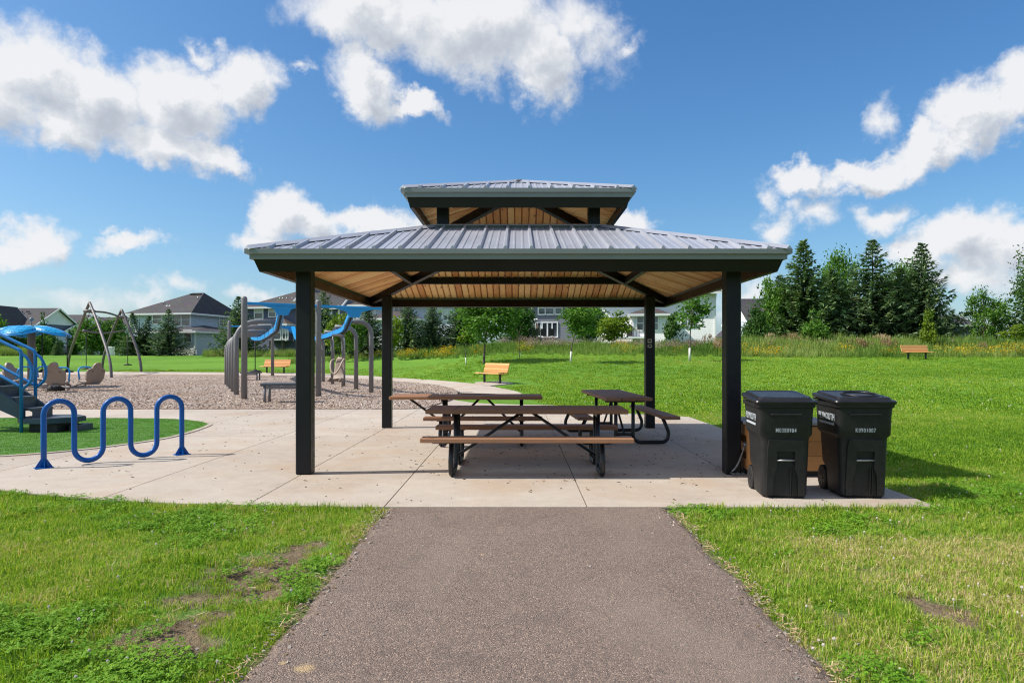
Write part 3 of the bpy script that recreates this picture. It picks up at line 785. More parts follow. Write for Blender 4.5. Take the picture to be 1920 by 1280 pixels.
def roof_tier(hw, ze, sl, wi, fasc_in, rib=.299):
    tmax = hw-wi
    zt = lambda t: ze+sl*t
    # panels and ribs for one slope (front), reused for the four sides
    ks = []; k = .5
    while k*rib < hw: ks.append(k*rib); k += 1
    edges = [-hw]+[-x for x in ks[::-1]]+ks+[hw]
    panels = []; ribs = []
    for i in range(len(edges)-1):
        a0, a1 = edges[i], edges[i+1]; w = a1-a0
        prof = [(a0, 0)]
        if w > .2:
            for f in (.34, .67):
                c = a0+w*f; prof += [(c-.018, 0), (c-.009, .007), (c+.009, .007), (c+.018, 0)]
        for cr in (-wi, 0, wi):
            if a0 < cr < a1: prof.append((cr, 0))
        prof.append((a1, 0)); prof.sort()
        m = MB(); top0 = []; top1 = []
        for (a, h) in prof:
            t = max(0.002, min(hw-abs(a), tmax)); top0.append(Vector((a, -hw, ze+h))); top1.append(Vector((a, -hw+t, zt(t)+h)))
        dn = Vector((0, 0, -.018))
        m.loft([[p+dn for p in top0], top0, top1, [p+dn for p in top1]], cap=False, closed=False)
        m.loft([[p+dn for p in top1], [p+dn for p in top0]], cap=False, closed=False)
        panels.append(m.mesh('roof_panel', M['roof_metal']))
    for a in edges[1:-1]:
        t = min(hw-abs(a), tmax)
        if t < .12: continue
        m = MB(); r0 = []; r1 = []
        for (da, h) in ((-.027, .001), (-.014, .036), (.014, .036), (.027, .001)):
            r0.append(Vector((a+da, -hw+.004, ze+h))); r1.append(Vector((a+da, -hw+t-.01, zt(t-.01)+h)))
        m.loft([r0, r1], cap=True, closed=True)
        m.lathe([(.008, .036), (.007, .043)], 6, (a, -hw+.03, zt(.03)))
        ribs.append(m.mesh('roof_rib', M['roof_metal']))
    # trim + fascia, mitred
    m = MB(); ht = .108
    pr = [(hw+.012, ze+.004), (hw+.012, ze-.050), (hw-.030, ze-.058), (hw-.030, ze-ht), (hw-.055, ze-ht), (hw-.055, ze+.0)]
    m.loft([[Vector((-w_, -w_, z)) for (w_, z) in pr], [Vector((w_, -w_, z)) for (w_, z) in pr]], cap=True)
    trim = m.mesh('eave_trim', M['trim_metal'])
    m = MB(); fh = .135
    pr = [(hw-.058, ze-.09), (hw-.062-fasc_in, ze-ht-fh), (hw-.105-fasc_in, ze-ht-fh+.012), (hw-.100, ze-.09)]
    m.loft([[Vector((-w_, -w_, z)) for (w_, z) in pr], [Vector((w_, -w_, z)) for (w_, z) in pr]], cap=True)
    fascia = m.mesh('fascia_beam', M['bronze_steel'])
    # tongue and groove boards under the roof
    bw = .1235; boards = []; half = hw-.11
    n = int(half*2/bw); a = -n*bw/2
    for i in range(n):
        a0, a1 = a+i*bw+.0045, a+(i+1)*bw-.0045
        t0 = .10; th = .024; off = -.055
        def tt(x): return max(t0+.01, min(hw-abs(x), tmax)-.004)
        vs = []
        am = (a0+a1)/2
        for (x, dx) in ((a0, 1), (a1, -1)):
            for (t, ) in ((t0,), (tt(x),)):
                for zz, c in ((off-th, .013), (off, 0)):
                    vs.append(Vector((x+dx*c-am, -hw+t, zt(t)+zz)))
        mm = MB(); mm.add(vs, [(0,1,3,2),(4,6,7,5),(0,4,5,1),(2,3,7,6),(0,2,6,4),(1,5,7,3)])
        boards.append((am, mm.mesh('ceiling_board', M['ceiling_wood'])))
    for k in range(4):
        for me in panels: link('roof_panel', me, pav, rot=(0, 0, ROT[k]))
        for me in ribs: link('roof_rib', me, pav, rot=(0, 0, ROT[k]))
        link('eave_trim', trim, pav, rot=(0, 0, ROT[k])); link('fascia_beam', fascia, pav, rot=(0, 0, ROT[k]))
        mt = Matrix.Rotation(ROT[k], 4, 'Z')
        for am, me in boards:
            link('ceiling_board', me, pav, loc=mt @ Vector((am, 0, 0)), rot=(0, 0, ROT[k]))
    # hips: cap above, rafter below
    for k in range(4):
        d = Matrix.Rotation(ROT[k], 3, 'Z') @ Vector((-1, -1, 0))
        m = MB(); p0 = d*(hw-.01); p1 = d*max(wi, .03)
        z0, z1 = zt(.01), zt(hw-max(wi, .03))
        sd2 = Vector((-d.y, d.x, 0)).normalized()
        def ring(p, z): return [p+sd2*.085+Vector((0, 0, z-.085*.707*sl+.016)), p+Vector((0, 0, z+.046)), p-sd2*.085+Vector((0, 0, z-.085*.707*sl+.016)), p+Vector((0, 0, z-.02))]
        m.loft([ring(p0, z0), ring(p1, z1)]); m.build('hip_cap', M['roof_metal'], pav)
        m = MB(); q0 = d*(hw-.13); q1 = d*max(wi-.02, .05)
        m.beam(q0+Vector((0, 0, zt(.13)-.155)), q1+Vector((0, 0, zt(hw-max(wi-.02, .05))-.155)), .10, .145, bev=.006); m.build('hip_rafter', M['bronze_steel'], pav)
    return zt
zt = roof_tier(HW, ZE, SL, WI, .05)
zu = roof_tier(UW, UZ, USL, .02, .035)
# mid purlins between the hips, ring beam at the opening, flashing, cupola posts
for k in range(4):
    rot = (0, 0, ROT[k])
    wp = 2.02; z = zt(HW-wp)-.15
    m = MB(); m.box((0, -wp, z), (2*wp-.16, .075, .12), bev=.006); m.build('purlin', M['bronze_steel'], pav, rot=rot)
    m = MB(); m.box((0, -WI, zt(HW-WI)-.12), (2*WI-.06, .10, .15)); m.build('ring_beam', M['bronze_steel'], pav, rot=rot)
    m = MB(); pr = [(WI-.005, zt(HW-WI)+.012), (WI+.05, zt(HW-WI-.05)+.045), (WI+.05, zt(HW-WI-.05)+.010), (WI-.02, zt(HW-WI)-.03)]
    pr = [(WI+.055, zt(HW-WI-.055)+.037), (WI+.055, zt(HW-WI-.055)+.043), (WI-.01, zt(HW-WI)+.052), (WI-.03, zt(HW-WI)+.048), (WI-.03, zt(HW-WI)-.03), (WI-.01, zt(HW-WI)+.03)]
    m.loft([[Vector((-w_, -w_, zz)) for (w_, zz) in pr], [Vector((w_, -w_, zz)) for (w_, zz) in pr]], cap=True); m.build('flashing', M['roof_metal'], pav, rot=rot)
    c = Matrix.Rotation(ROT[k], 3, 'Z') @ Vector((-1.075, -1.075, 0))
    m = MB(); m.box((c.x, c.y, (zt(HW-WI)-.16+UZ-.13)/2), (.165, .165, UZ-.13-zt(HW-WI)+.16), bev=.008); m.build('cupola_post', M['black_steel'], pav)
    m = MB(); m.lathe([(.12, zu(UW)-.01), (.09, zu(UW)+.03), (.02, zu(UW)+.045)], 12); m.build('peak_cap', M['roof_metal'], pav)

# ------------------------------------------------------------------ PICNIC TABLES  (local: long axis X, top z .765)
def picnic_table(label, loc, rz, top=(-1.235, 1.235), seat=(-1.235, 1.235), frames=(-.885, .885)):
    root = empty('picnic_table', loc, rz, label, 'picnic table', 'picnic tables under the pavilion')
    TW, th = .74, .052; nb_ = 3; bw = TW/nb_
    L = top[1]-top[0]; c = (top[0]+top[1])/2
    b = MB(); b.box((0, 0, 0), (L, bw-.007, th), bev=.007); bm_ = b.mesh('tabletop_plank', M['table_wood'])
    for k in range(nb_): link('tabletop_plank', bm_, root, (c, (k-1)*bw, .765-th/2))
    b = MB(); sL = seat[1]-seat[0]; b.box((0, 0, 0), (sL, .245, th), bev=.007); sm = b.mesh('seat_plank', M['table_wood'])
    for s in (-1, 1): link('seat_plank', sm, root, ((seat[0]+seat[1])/2, s*.685, .47-th/2))
    r = .03
    for fx in frames:
        for s in (-1, 1):
            p = fillet([(fx, s*.14, .71), (fx, s*.14, r), (fx, s*.70, r), (fx, s*.72, .20), (fx, s*.62, .42)], .13, 7)
            b = MB(); b.tube(p, r, 10); b.build('bent_tube_leg', M['tube_black'], root)
            b = MB(); b.box((fx, s*.685, .414), (.09, .23, .008)); b.build('seat_bracket', M['tube_black'], root)
        b = MB(); b.box((fx, 0, .708), (.06, TW-.06, .010)); b.box((fx-.026, 0, .69), (.008, TW-.10, .036)); b.build('top_bracket', M['tube_black'], root)
        b = MB(); b.tube([(fx, -.14, .16), (fx, .14, .16)], .024, 8); b.build('cross_tube', M['tube_black'], root)
        sx = 1 if fx > 0 else -1
        if top[0] < seat[0]-.2: sx = 1 if fx > .3 else -1
        mid = (frames[0]+frames[1])/2
        b = MB(); b.tube([(mid+(.07 if fx > mid else -.07), 0, .70), (fx+(-.02 if fx > mid else .02), 0, .17)], .019, 8); b.build('diagonal_brace', M['tube_black'], root)
    b = MB(); b.box(((frames[0]+frames[1])/2, 0, .706), (.24, .30, .010)); b.build('centre_plate', M['tube_black'], root)
    if top[0] < seat[0]-.2:
        b = MB(); b.tube([(top[0]+.28, 0, .70), (frames[0]-.02, 0, .30)], .019, 8); b.build('overhang_brace', M['tube_black'], root)
    # steel screw-line strips across the boards, as the photo shows
    for fx in frames:
        b = MB(); b.box((fx, 0, .7655), (.008, TW-.02, .002)); b.build('end_cleat', M['rubber'], root)
    return root
picnic_table('nearest brown picnic table under the pavilion, its long side facing the path', (.105, 8.66, 0), R(-.6))
picnic_table('brown picnic table behind the nearest one, its top overhanging the seats at the left end', (-.55, 11.28, 0), 0, top=(-1.52, .935), seat=(-.915, .92), frames=(-.66, .60))
picnic_table('brown picnic table set crossways beside the right rear post of the pavilion', (1.645, 11.83, 0), R(93.6))

# ------------------------------------------------------------------ BIKE RACK
p0, p1 = flat(82, 877), flat(341, 852)
ax = (p1-p0); L = ax.length; ang = math.atan2(ax.y, ax.x)
rack = empty('bike_rack', p0, ang, 'deep blue wave shaped bike rack standing on the concrete left of the pavilion', 'bike rack')
st = L/5; rr = st/2; zb, ztp = .045+rr+.0, .84-rr
pts = [Vector((0, 0, .01)), Vector((0, 0, .3))]
for k in range(5):
    up = (k % 2 == 0)
    cx, cz = (k+.5)*st, (ztp if up else zb)
    for i in range(13):
        a = math.pi-math.pi*i/12
        pts.append(Vector((cx+rr*math.cos(a), 0, cz+(1 if up else -1)*rr*math.sin(a))))
pts += [Vector((L, 0, .3)), Vector((L, 0, .01))]
b = MB(); b.tube(pts, .0335, 14); b.build('wave_tube', M['blue_rack'], rack)
for x in (0, L):
    b = MB(); b.box((x, 0, .006), (.20, .15, .010), bev=.003)
    for a in range(4):
        d = Vector((math.cos(a*math.pi/2), math.sin(a*math.pi/2), 0)); n_ = Vector((-d.y, d.x, 0))*.005
        c = Vector((x, 0, 0)); rr2 = .095 if a % 2 == 0 else .07
        tri = [c+d*.02+Vector((0, 0, .012)), c+d*rr2+Vector((0, 0, .012)), c+d*.03+Vector((0, 0, .12))]
        b.add([q+n_ for q in tri]+[q-n_ for q in tri], [(0,1,2),(5,4,3),(0,3,4,1),(1,4,5,2),(2,5,3,0)])
    b.build('flared_foot', M['blue_rack'], rack)

# ------------------------------------------------------------------ BINS (local: front is -Y)
T1 = text_mesh('serial_number', 'M0380984', .060, M['print_white'], sx=.66, spacing=1.22, bold=.0003)
T2 = text_mesh('serial_number', 'K0901007', .060, M['print_white'], sx=.66, spacing=1.22, bold=.0003)
T3 = text_mesh('city_lettering', 'PLYMOUTH', .095, M['print_white'], sx=.84, spacing=1.08, bold=.0008)
def rrect(hw, y0, y1, z, r, n=5):
    out = []
    for (cx, cy, a0) in ((hw-r, y0+r, -90), (hw-r, y1-r, 0), (-hw+r, y1-r, 90), (-hw+r, y0+r, 180)):
        for i in range(n+1):
            a = R(a0+90*i/n); out.append(Vector((cx+r*math.cos(a), cy+r*math.sin(a), z)))
    return out
def trash_cart(label, loc, rz, txt, oval):
    root = empty('trash_cart', loc, rz, label, 'trash cart', 'wheeled trash carts beside the pavilion')
    b = MB()
    secs = [(.010,.205,-.250,.120,.055),(.035,.222,-.268,.140,.07),(.24,.229,-.276,.160,.075),(.31,.232,-.280,.275,.078),(.56,.240,-.289,.300,.08),
            (.605,.242,-.291,.304,.08),(.640,.266,-.297,.312,.06),(.80,.270,-.306,.322,.065),(.905,.276,-.312,.330,.06),(.912,.290,-.326,.344,.06),(.948,.293,-.329,.347,.06)]
    rings = [rrect(h, y0, y1, z, r) for (z, h, y0, y1, r) in secs]
    b.loft(rings, smooth=False)
    body = b.build('cart_body', M['cart'], root)
    for p in body.data.polygons: p.use_smooth = len(p.vertices) == 4
    try: body.data.set_sharp_from_angle(angle=R(32))
    except Exception: pass
    # raised front face with the notch for the lifting bar
    yf = lambda z: -.2665-.0395*(z/.60)
    poly = [(-.185,.03),(-.125,.03),(-.118,.22),(-.088,.30),(-.088,.475),(.088,.475),(.088,.30),(.118,.22),(.125,.03),(.185,.03),(.178,.50),(.165,.585),(-.165,.585),(-.178,.50)]
    fr = MB(); n = len(poly)
    v0 = [Vector((x, yf(z)+.012, z)) for (x, z) in poly]; v1 = [Vector((x*(.985), yf(z)-.016, z)) for (x, z) in poly]
    fr.add(v0+v1, [(i, (i+1) % n, n+(i+1) % n, n+i) for i in range(n)])
    bm = bmesh.new(); vv = [bm.verts.new(v) for v in v1]; f = bm.faces.new(vv); bmesh.ops.triangulate(bm, faces=[f])
    bm.verts.index_update(); fr.add([v.co.copy() for v in bm.verts], [[v.index for v in f.verts] for f in bm.faces]); bm.free()
    fo = fr.build('front_panel', M['cart'], root)
    bm = bmesh.new(); bm.from_mesh(fo.data); bmesh.ops.recalc_face_normals(bm, faces=bm.faces[:]); bm.to_mesh(fo.data); bm.free()
    # brow under the rim, side cheeks
    b = MB(); b.box((0, -.318, .842), (.30, .014, .022), bev=.005); b.build('front_brow', M['cart'], root)
    for x in (-.045, .045, .075):
        pass
    b = MB()
    for x in (.052, .070): b.box((x, yf(.17)-.004, .17), (.006, .014, .27), rot=(R(3.7), 0, 0))
    b.build('moulded_rib', M['cart'], root)
    b = MB(); b.tube([(-.094, yf(.385)-.006, .385), (.094, yf(.385)-.006, .385)], .0095, 10); b.build('lifting_bar', M['steel'], root)
    # lid
    b = MB()
    def lr(z, h, y0, y1, r, tilt=.045):
        return [Vector((p.x, p.y, p.z+tilt*(p.y+.33)/.68)) for p in rrect(h, y0, y1, z, r)]
    b.loft([lr(.945,.300,-.338,.362,.05), lr(.965,.303,-.341,.365,.05), lr(.978,.298,-.336,.360,.05), lr(.984,.270,-.305,.335,.05), lr(1.006,.255,-.285,.315,.05), lr(1.010,.235,-.262,.295,.05), lr(1.002,.215,-.24,.275,.05), lr(1.006,.10,-.12,.15,.04)])
    lid = b.build('lid', M['cart_lid'], root)
    for p in lid.data.polygons: p.use_smooth = len(p.vertices) == 4
    try: lid.data.set_sharp_from_angle(angle=R(28))
    except Exception: pass
    if oval:
        b = MB(); b.tube([(.04+.165*math.cos(a), -.06+.19*math.sin(a), 1.012+.045*(.27+.19*math.sin(a))/.68) for a in [2*math.pi*k/28 for k in range(28)]], .011, 6, closed=True); b.build('oval_ridge', M['cart_lid'], lid)
    b = MB()
    for (x, y) in ((-.19,-.255),(-.17,-.255),(-.15,-.255),(.19,-.255)): b.box((x, y, 1.016), (.006, .008, .006))
    b.build('lid_nub', M['cart_lid'], lid)
    b = MB(); b.tube([(-.27, .372, .965), (.27, .372, .965)], .016, 8)
    for x in (-.2, 0, .2): b.box((x, .356, .955), (.05, .05, .05), bev=.006)
    b.build('handle_bar', M['cart'], root)
    # wheels
    for s in (-1, 1):
        cxw, cyw, czw = s*.200, .250, .120
        Mw = Matrix.Rotation(R(90), 4, 'Y')
        b = MB(); b.lathe([(.085,-.028),(.118,-.028),(.127,-.020),(.127,.020),(.118,.028),(.085,.028)], 28, M=Mw, smooth=False)
        for k in range(28):
            a = 2*math.pi*k/28; b.box((0, .127*math.cos(a), .127*math.sin(a)), (.05, .012, .006), rot=(a, 0, 0))
        w = b.build('wheel', M['rubber'], root, (cxw, cyw, czw))
        b = MB(); b.lathe([(.022,-.032),(.03,-.034),(.03,.034),(.022,.032)], 12, M=Mw)
        for k in range(7):
            a = 2*math.pi*k/7; b.box((s*.018, .055*math.cos(a), .055*math.sin(a)), (.026, .065, .014), rot=(a, 0, 0))
        b.build('hub', M['cart_lid'], w)
    b = MB(); b.tube([(-.2, .25, .12), (.2, .25, .12)], .011, 8); b.build('axle', M['steel'], root)
    t = link('serial_number', txt, root, (0, yf(.66)-.004-.012, .682), (R(90+3.5), 0, 0)); t.location.y = -.303-.0045
    t = link('city_lettering', T3, root, (-.2755, -.02, .800), (R(90), 0, R(-90))); t.rotation_euler = Euler((R(90+2.6), 0, R(-90)))
    b = MB(); b.box((-.2745, -.02, .735), (.004, .40, .022)); b.build('underline', M['print_white'], root)
    return root
trash_cart('black wheeled trash cart beside the front right post, stamped M0380984', (2.695, 7.09, 0), R(-6.5), T1, False)
trash_cart('black wheeled trash cart nearest the lawn, stamped K0901007', (3.475, 7.09, 0), R(-4.5), T2, True)

# ------------------------------------------------------------------ BOX BEHIND THE BINS, CHAIN
bx = empty('storage_box', (3.235, 8.38, 0), 0, 'orange brown plastic lumber box with grey lid behind the two black carts', 'storage box')
bw2, bd2 = .53, .36
b = MB(); b.box((0, 0, .035), (2*bw2-.08, 2*bd2-.08, .07)); b.build('under_box_shade', M['rubber'], bx)  # black block put in for the shade under the raised box
for sx in (-1, 1):
    for sy in (-1, 1):
        b = MB(); b.box((sx*(bw2-.045), sy*(bd2-.045), .335), (.088, .088, .53), bev=.006); b.build('corner_post', M['orange_lumber'], bx)
for sy in (-1, 1):
    for k in range(3):
        b = MB(); b.box((0, sy*(bd2-.018), .155+k*.175), (2*bw2-.182, .036, .172), bev=.004); b.build('side_plank', M['orange_lumber'], bx)
pl_me = None
for sx in (-1, 1):
    for (z, h, inn) in ((.13, .115, .014), (.315, .10, .05), (.53, .125, .014)):
        b = MB(); b.box((0, 0, 0), (2*bd2-.182, .032, h), bev=.004); b.build('end_plank', M['orange_lumber'], bx, (sx*(bw2-inn-.012), 0, z), (0, 0, R(90)))
for k in range(5):
    b = MB(); w_ = (2*bd2+.03)/5; b.box((0, -bd2-.015+w_*(k+.5), .622), (2*bw2+.03, w_-.006, .035), bev=.004); b.build('lid_board', M['grey_lumber'], bx)
b = MB(); b.tube([(-bw2-.004+.05*0-.02*math.cos(a), -.25+.022*math.sin(a), .36+.022*math.cos(a)) for a in [2*math.pi*k/10 for k in range(10)]], .006, 6, closed=True); b.build('eye_bolt', M['steel'], bx)
b = MB(); b.box((0, 0, 0), (.012, .10, .05)); b.build('hasp', M['steel'], bx, (-bw2+.002, -.25, .37))
# chain: sagging run from the box to the foot of the post, and a small heap
ch = MB(); A = Vector((2.685, 8.12, .345)); B = Vector((2.545, 8.135, .05)); nL = 26
def link_ring(p, d, roll):
    d = d.normalized(); s = d.cross(Vector((0, 0, 1)));
    if s.length < 1e-3: s = Vector((1, 0, 0))
    s.normalize(); u = s.cross(d); n_ = (s*math.cos(roll)+u*math.sin(roll))
    ch.tube([p+d*(.0125*math.cos(a))+n_*(.0075*math.sin(a)) for a in [2*math.pi*k/10 for k in range(10)]], .0030, 5, closed=True)
prev = None
for i in range(nL+1):
    t = i/nL; p = A.lerp(B, t); p.z -= .10*4*t*(1-t)*.45; p.y -= .015*math.sin(t*3)
    if prev is not None: link_ring((p+prev)/2, p-prev, (i % 2)*math.pi/2)
    prev = p
rng = random.Random(4)
for k in range(26):
    a = rng.uniform(0, 6.28); link_ring(Vector((2.60+rng.uniform(-.075, .075), 8.10+rng.uniform(-.035, .035), .012+rng.uniform(0, .018))), Vector((math.cos(a), math.sin(a), rng.uniform(-.2, .2))), rng.uniform(0, 3))
tag(ch.build('chain', M['steel']), 'loose steel chain hanging from the box to the foot of the post', 'chain')

# ------------------------------------------------------------------ PARK BENCHES (local: faces -Y, length X)
def make_bench():
    root = empty('park_bench')
    L = 1.83
    prof = []          # (y, z, angle) of slats from front of seat up the back
    for k in range(4): prof.append((-.235+k*.112, .43-.012*k if k else .425, R(-4) if k else R(12)))
    back = [(.20, .50), (.232, .60), (.262, .70), (.288, .80)]
    for (y, z) in back: prof.append((y, z, R(73)))
    sl = MB(); sl.box((0, 0, 0), (L, .10, .038), bev=.006); sm = sl.mesh('slat', M['bench_wood'])
    for (y, z, a) in prof: link('slat', sm, root, (0, y, z), (a, 0, 0))
    for sx in (-1, 1):
        b = MB(); x = sx*.60
        b.box((x, .02, .20), (.075, .075, .40)); b.box((x, .02, .006), (.17, .17, .012))
        b.beam((x, -.27, .395), (x, .17, .375), .05, .035); b.beam((x, .16, .37), (x, .32, .84), .05, .03)
        b.build('pedestal_leg', M['tube_black'], root)
    return root
b0 = make_bench()
def put_bench(o, p, rz, label):
    o.location = p; o.rotation_euler = (0, 0, rz); tag(o, label, 'bench', 'slatted park benches')
p = gt(516, 699.5); put_bench(b0, p, R(-14), 'tan slatted bench on the far side of the wood chip playground')
p = gt(922, 718); put_bench(copy_tree(b0), p, R(-54), 'tan slatted bench at the bend of the concrete walk, behind the picnic tables')
p = gt(1720, 673.2); o = copy_tree(b0); put_bench(o, p, R(10), 'orange tan slatted bench alone on the lawn in front of the meadow')

# ------------------------------------------------------------------ TRACK RIDE (zip line with arched posts)
ride = empty('track_ride', (0, 0, 0), 0, 'grey and bright blue twin track glide ride with rows of arched posts', 'playground ride')
fp = [flat(458, 749), flat(597, 744), flat(727, 739.5)]
bp_ = [Vector((gx(430, 39.5), 39.5, 0)), Vector((gx(511, 40.3), 40.3, 0)), Vector((gx(587, 41), 41, 0))]
PH = 3.25
for p in fp+bp_:
    b = MB(); b.lathe([(.095, -.05), (.095, PH-.05), (.085, PH-.01), (.05, PH+.03)], 14); b.build('tall_post', M['grey_post'], ride, (p.x, p.y, hz(p.x, p.y)))
def hermite_track(a, c):
    """one rail: steep at both ends, shallow sag between"""
    d = (c-a); L = d.length; out = []
    for (s, z) in ((0.0, 3.02), (.25, 2.95), (1.55, 2.42), (2.1, 2.34), (L*.3, 2.22), (L*.5, 2.16), (L*.7, 2.22), (L-2.1, 2.34), (L-1.55, 2.42), (L-.25, 2.95), (L, 3.02)):
        q = a+d*(s/L); out.append(Vector((q.x, q.y, z)))
    return out
for k in range(2):
    fa, fb, ba, bb = fp[k], fp[k+1], bp_[k], bp_[k+1]
    for (a, c) in ((fa, fb), (ba, bb)):
        mid = (a+c)/2; d = (c-a).normalized()
        b = MB(); b.beam((a.x, a.y, 3.06), (c.x, c.y, 3.06), .10, .09, bev=.01)
        # flared gusset that carries the rail
        L = (c-a).length; n_ = Vector((-d.y, d.x, 0))*.03
        poly = [mid+d*(-.75)+Vector((0, 0, 3.03)), mid+d*(-.28)+Vector((0, 0, 2.92)), mid+d*(-.17)+Vector((0, 0, 2.72)), mid+d*(.17)+Vector((0, 0, 2.72)), mid+d*(.28)+Vector((0, 0, 2.92)), mid+d*(.75)+Vector((0, 0, 3.03))]
        n = 6; b.add([q+n_ for q in poly]+[q-n_ for q in poly], [tuple(range(n)), tuple(range(2*n-1, n-1, -1))]+[(i, n+i, n+(i+1) % n, (i+1) % n) for i in range(n)])
        b.build('cross_beam', M['sky_blue'], ride)
    a, c = (fa+fb)/2, (ba+bb)/2
    path = fillet(hermite_track(a, c), .5, 4)
    b = MB(); side = (c-a).normalized(); side = Vector((-side.y, side.x, 0))
    w, h = .10, .085
    rings = [[q-side*w+Vector((0, 0, -h)), q+side*w+Vector((0, 0, -h)), q+side*w+Vector((0, 0, h)), q-side*w+Vector((0, 0, h))] for q in path]
    b.loft(rings); b.build('rail', M['sky_blue'], ride)
    b = MB(); b.loft([[q-side*.03+Vector((0, 0, -h-.05)), q+side*.03+Vector((0, 0, -h-.05)), q+side*.03+Vector((0, 0, -h-.002)), q-side*.03+Vector((0, 0, -h-.002))] for q in path]); b.build('running_slot', M['rubber'], ride)
    # arched posts along the outside
    if k == 0: ends, sgn = (flat(443, 741), flat(424.5, 721.5)), 1
    else: ends, sgn = (flat(696, 737), flat(606, 717)), -1
    ax_ = (c-a).normalized()
    nA = 5
    for i in range(nA):
        t = i/(nA-1); foot = ends[0].lerp(ends[1], t)
        s = (foot-a).dot(ax_); rp = a+ax_*s; L = (c-a).length
        zt_ = 2.40 if 2 < s < L-2 else 2.5
        zt_ = 2.62-.30*min(1, max(0, (s-1.5)/6))
        inn = (rp-foot); inn.z = 0
        q = [foot+Vector((0, 0, -.05)), foot+Vector((0, 0, zt_)), rp+Vector((0, 0, zt_+.03))]
        b = MB(); b.tube(fillet(q, .85, 9), .088, 12); b.build('arched_post', M['grey_post'], ride)
        b = MB(); b.box((rp.x, rp.y, zt_-.10), (.17, .17, .16)); b.build('rail_bracket', M['grey_post'], ride)
# trolley on the right rail with its bucket seat, and the button swing on the left one
def on_track(k, frac):
    a, c = (fp[k]+fp[k+1])/2, (bp_[k]+bp_[k+1])/2; return a.lerp(c, frac)
def bucket_seat():
    d = 25.8; x = gx(634, d)
    root = empty('bucket_seat', (x, d, 0), R(-12), 'tan moulded bucket swing seat with harness bar hanging from the right rail', 'swing seat')
    b = MB()
    prof = [(-.30, .42, .50), (-.24, .44, .46), (-.05, .46, .43), (.08, .46, .50), (.14, .45, .72), (.20, .42, .98), (.23, .34, 1.22), (.235, .20, 1.30)]
    rings = []
    for (y, w, z) in prof:
        rings.append([Vector((-w/2, y-.03, z+.045)), Vector((-w/2*.9, y+.0, z)), Vector((0, y+.03, z-.02)), Vector((w/2*.9, y+.0, z)), Vector((w/2, y-.03, z+.045)), Vector((w/2*.8, y-.045, z+.04)), Vector((0, y-.03, z+.02)), Vector((-w/2*.8, y-.045, z+.04))])
    b.loft(rings, smooth=True); b.build('seat_shell', M['seat_tan'], root)
    for s in (-1, 1):
        b = MB(); b.lathe([(.03, 0), (.09, .03), (.10, .10), (.06, .16)], 10, (s*.22, -.24, .40)); b.build('side_wing', M['seat_tan'], root)
    b = MB(); b.tube(spline([(-.20, .10, 1.26), (-.23, -.12, 1.15), (-.15, -.28, .85), (0, -.30, .70), (.15, -.28, .85), (.23, -.12, 1.15), (.20, .10, 1.26)], 5), .035, 8); b.build('harness', M['seat_light'], root)
    for s in (-1, 1):
        b = MB(); b.tube([(s*.21, .16, 1.15), (s*.23, .02, 2.14)], .010, 6); b.build('hanger_chain', M['steel'], root)
    b = MB(); b.box((0, .02, 2.17), (.5, .10, .07)); b.build('trolley', M['grey_post'], root)
bucket_seat()
def button_swing(x, y, ztop, zseat, label, parent=None):
    root = empty('button_swing', (x, y, 0), 0, label, 'button swing', 'disc seats hanging on rods')
    b = MB(); b.tube([(0, 0, zseat), (0, 0, ztop)], .022, 6); b.build('hanger_rod', M['rubber'], root)
    b = MB(); b.lathe([(.05, zseat+.10), (.09, zseat+.05), (.24, zseat+.03), (.26, zseat), (.22, zseat-.03)], 16); b.build('disc_seat', M['rubber'], root)
    return root
q = on_track(0, .62); button_swing(gx(478.5, 33), 33, 2.1, .62, 'black disc seat hanging on a rod from the left rail of the glide ride')
# launch platforms
def launch_platform(px0, px1, d, ht, label):
    x0, x1 = gx(px0, d), gx(px1, d)
    root = empty('launch_platform', ((x0+x1)/2, d, 0), R(4), label, 'platform', 'launch platforms of the glide ride')
    w = x1-x0
    b = MB(); b.box((0, 0, ht-.045), (w, .62, .09), bev=.02); b.build('deck', M['deck_grey'], root)
    for sx in (-1, 1):
        for sy in (-1, 1):
            b = MB(); b.lathe([(.045, 0), (.045, ht-.09)], 10, (sx*(w/2-.12), sy*.23, 0)); b.build('leg', M['grey_post'], root)
    b = MB(); b.box((0, -.24, ht-.14), (w-.2, .03, .08)); b.build('deck_frame', M['grey_post'], root)
launch_platform(494, 576, 20.3, .60, 'grey launch platform nearest the pavilion post')
launch_platform(453, 488, 37.0, .50, 'grey launch platform at the far end of the glide ride')

# ------------------------------------------------------------------ ARCH SWING
sw = empty('arch_swing', (0, 0, 0), 0, 'grey swing frame of two tall crossing pointed arches', 'swing frame')
def arch(foot_a, foot_b, apex):
    for i, f in enumerate((foot_a, foot_b)):
        m1 = f.lerp(apex, .38); m1 += Vector((f.x-apex.x, f.y-apex.y, 0))*.17
        m2 = f.lerp(apex, .72); m2 += Vector((f.x-apex.x, f.y-apex.y, 0))*.10
        b = MB(); b.tube(spline([f-Vector((0, 0, .1)), f.lerp(m1, .45)+Vector((f.x-apex.x, f.y-apex.y, 0))*.055, m1, m2, apex], 6), .082, 10); b.build('curved_leg', M['brown_post'], sw)
A1 = at(168, 567, 42.2); A2 = at(228, 580.5, 44.6)
f1a, f1b = Vector((gx(127, 45.5), 45.5, .2)), Vector((gx(209, 39.2), 39.2, 0)); f2a, f2b = Vector((gx(191.5, 46.2), 46.2, .25)), Vector((gx(265, 43.6), 43.6, .12))
arch(f1a, f1b, A1); arch(f2a, f2b, A2)
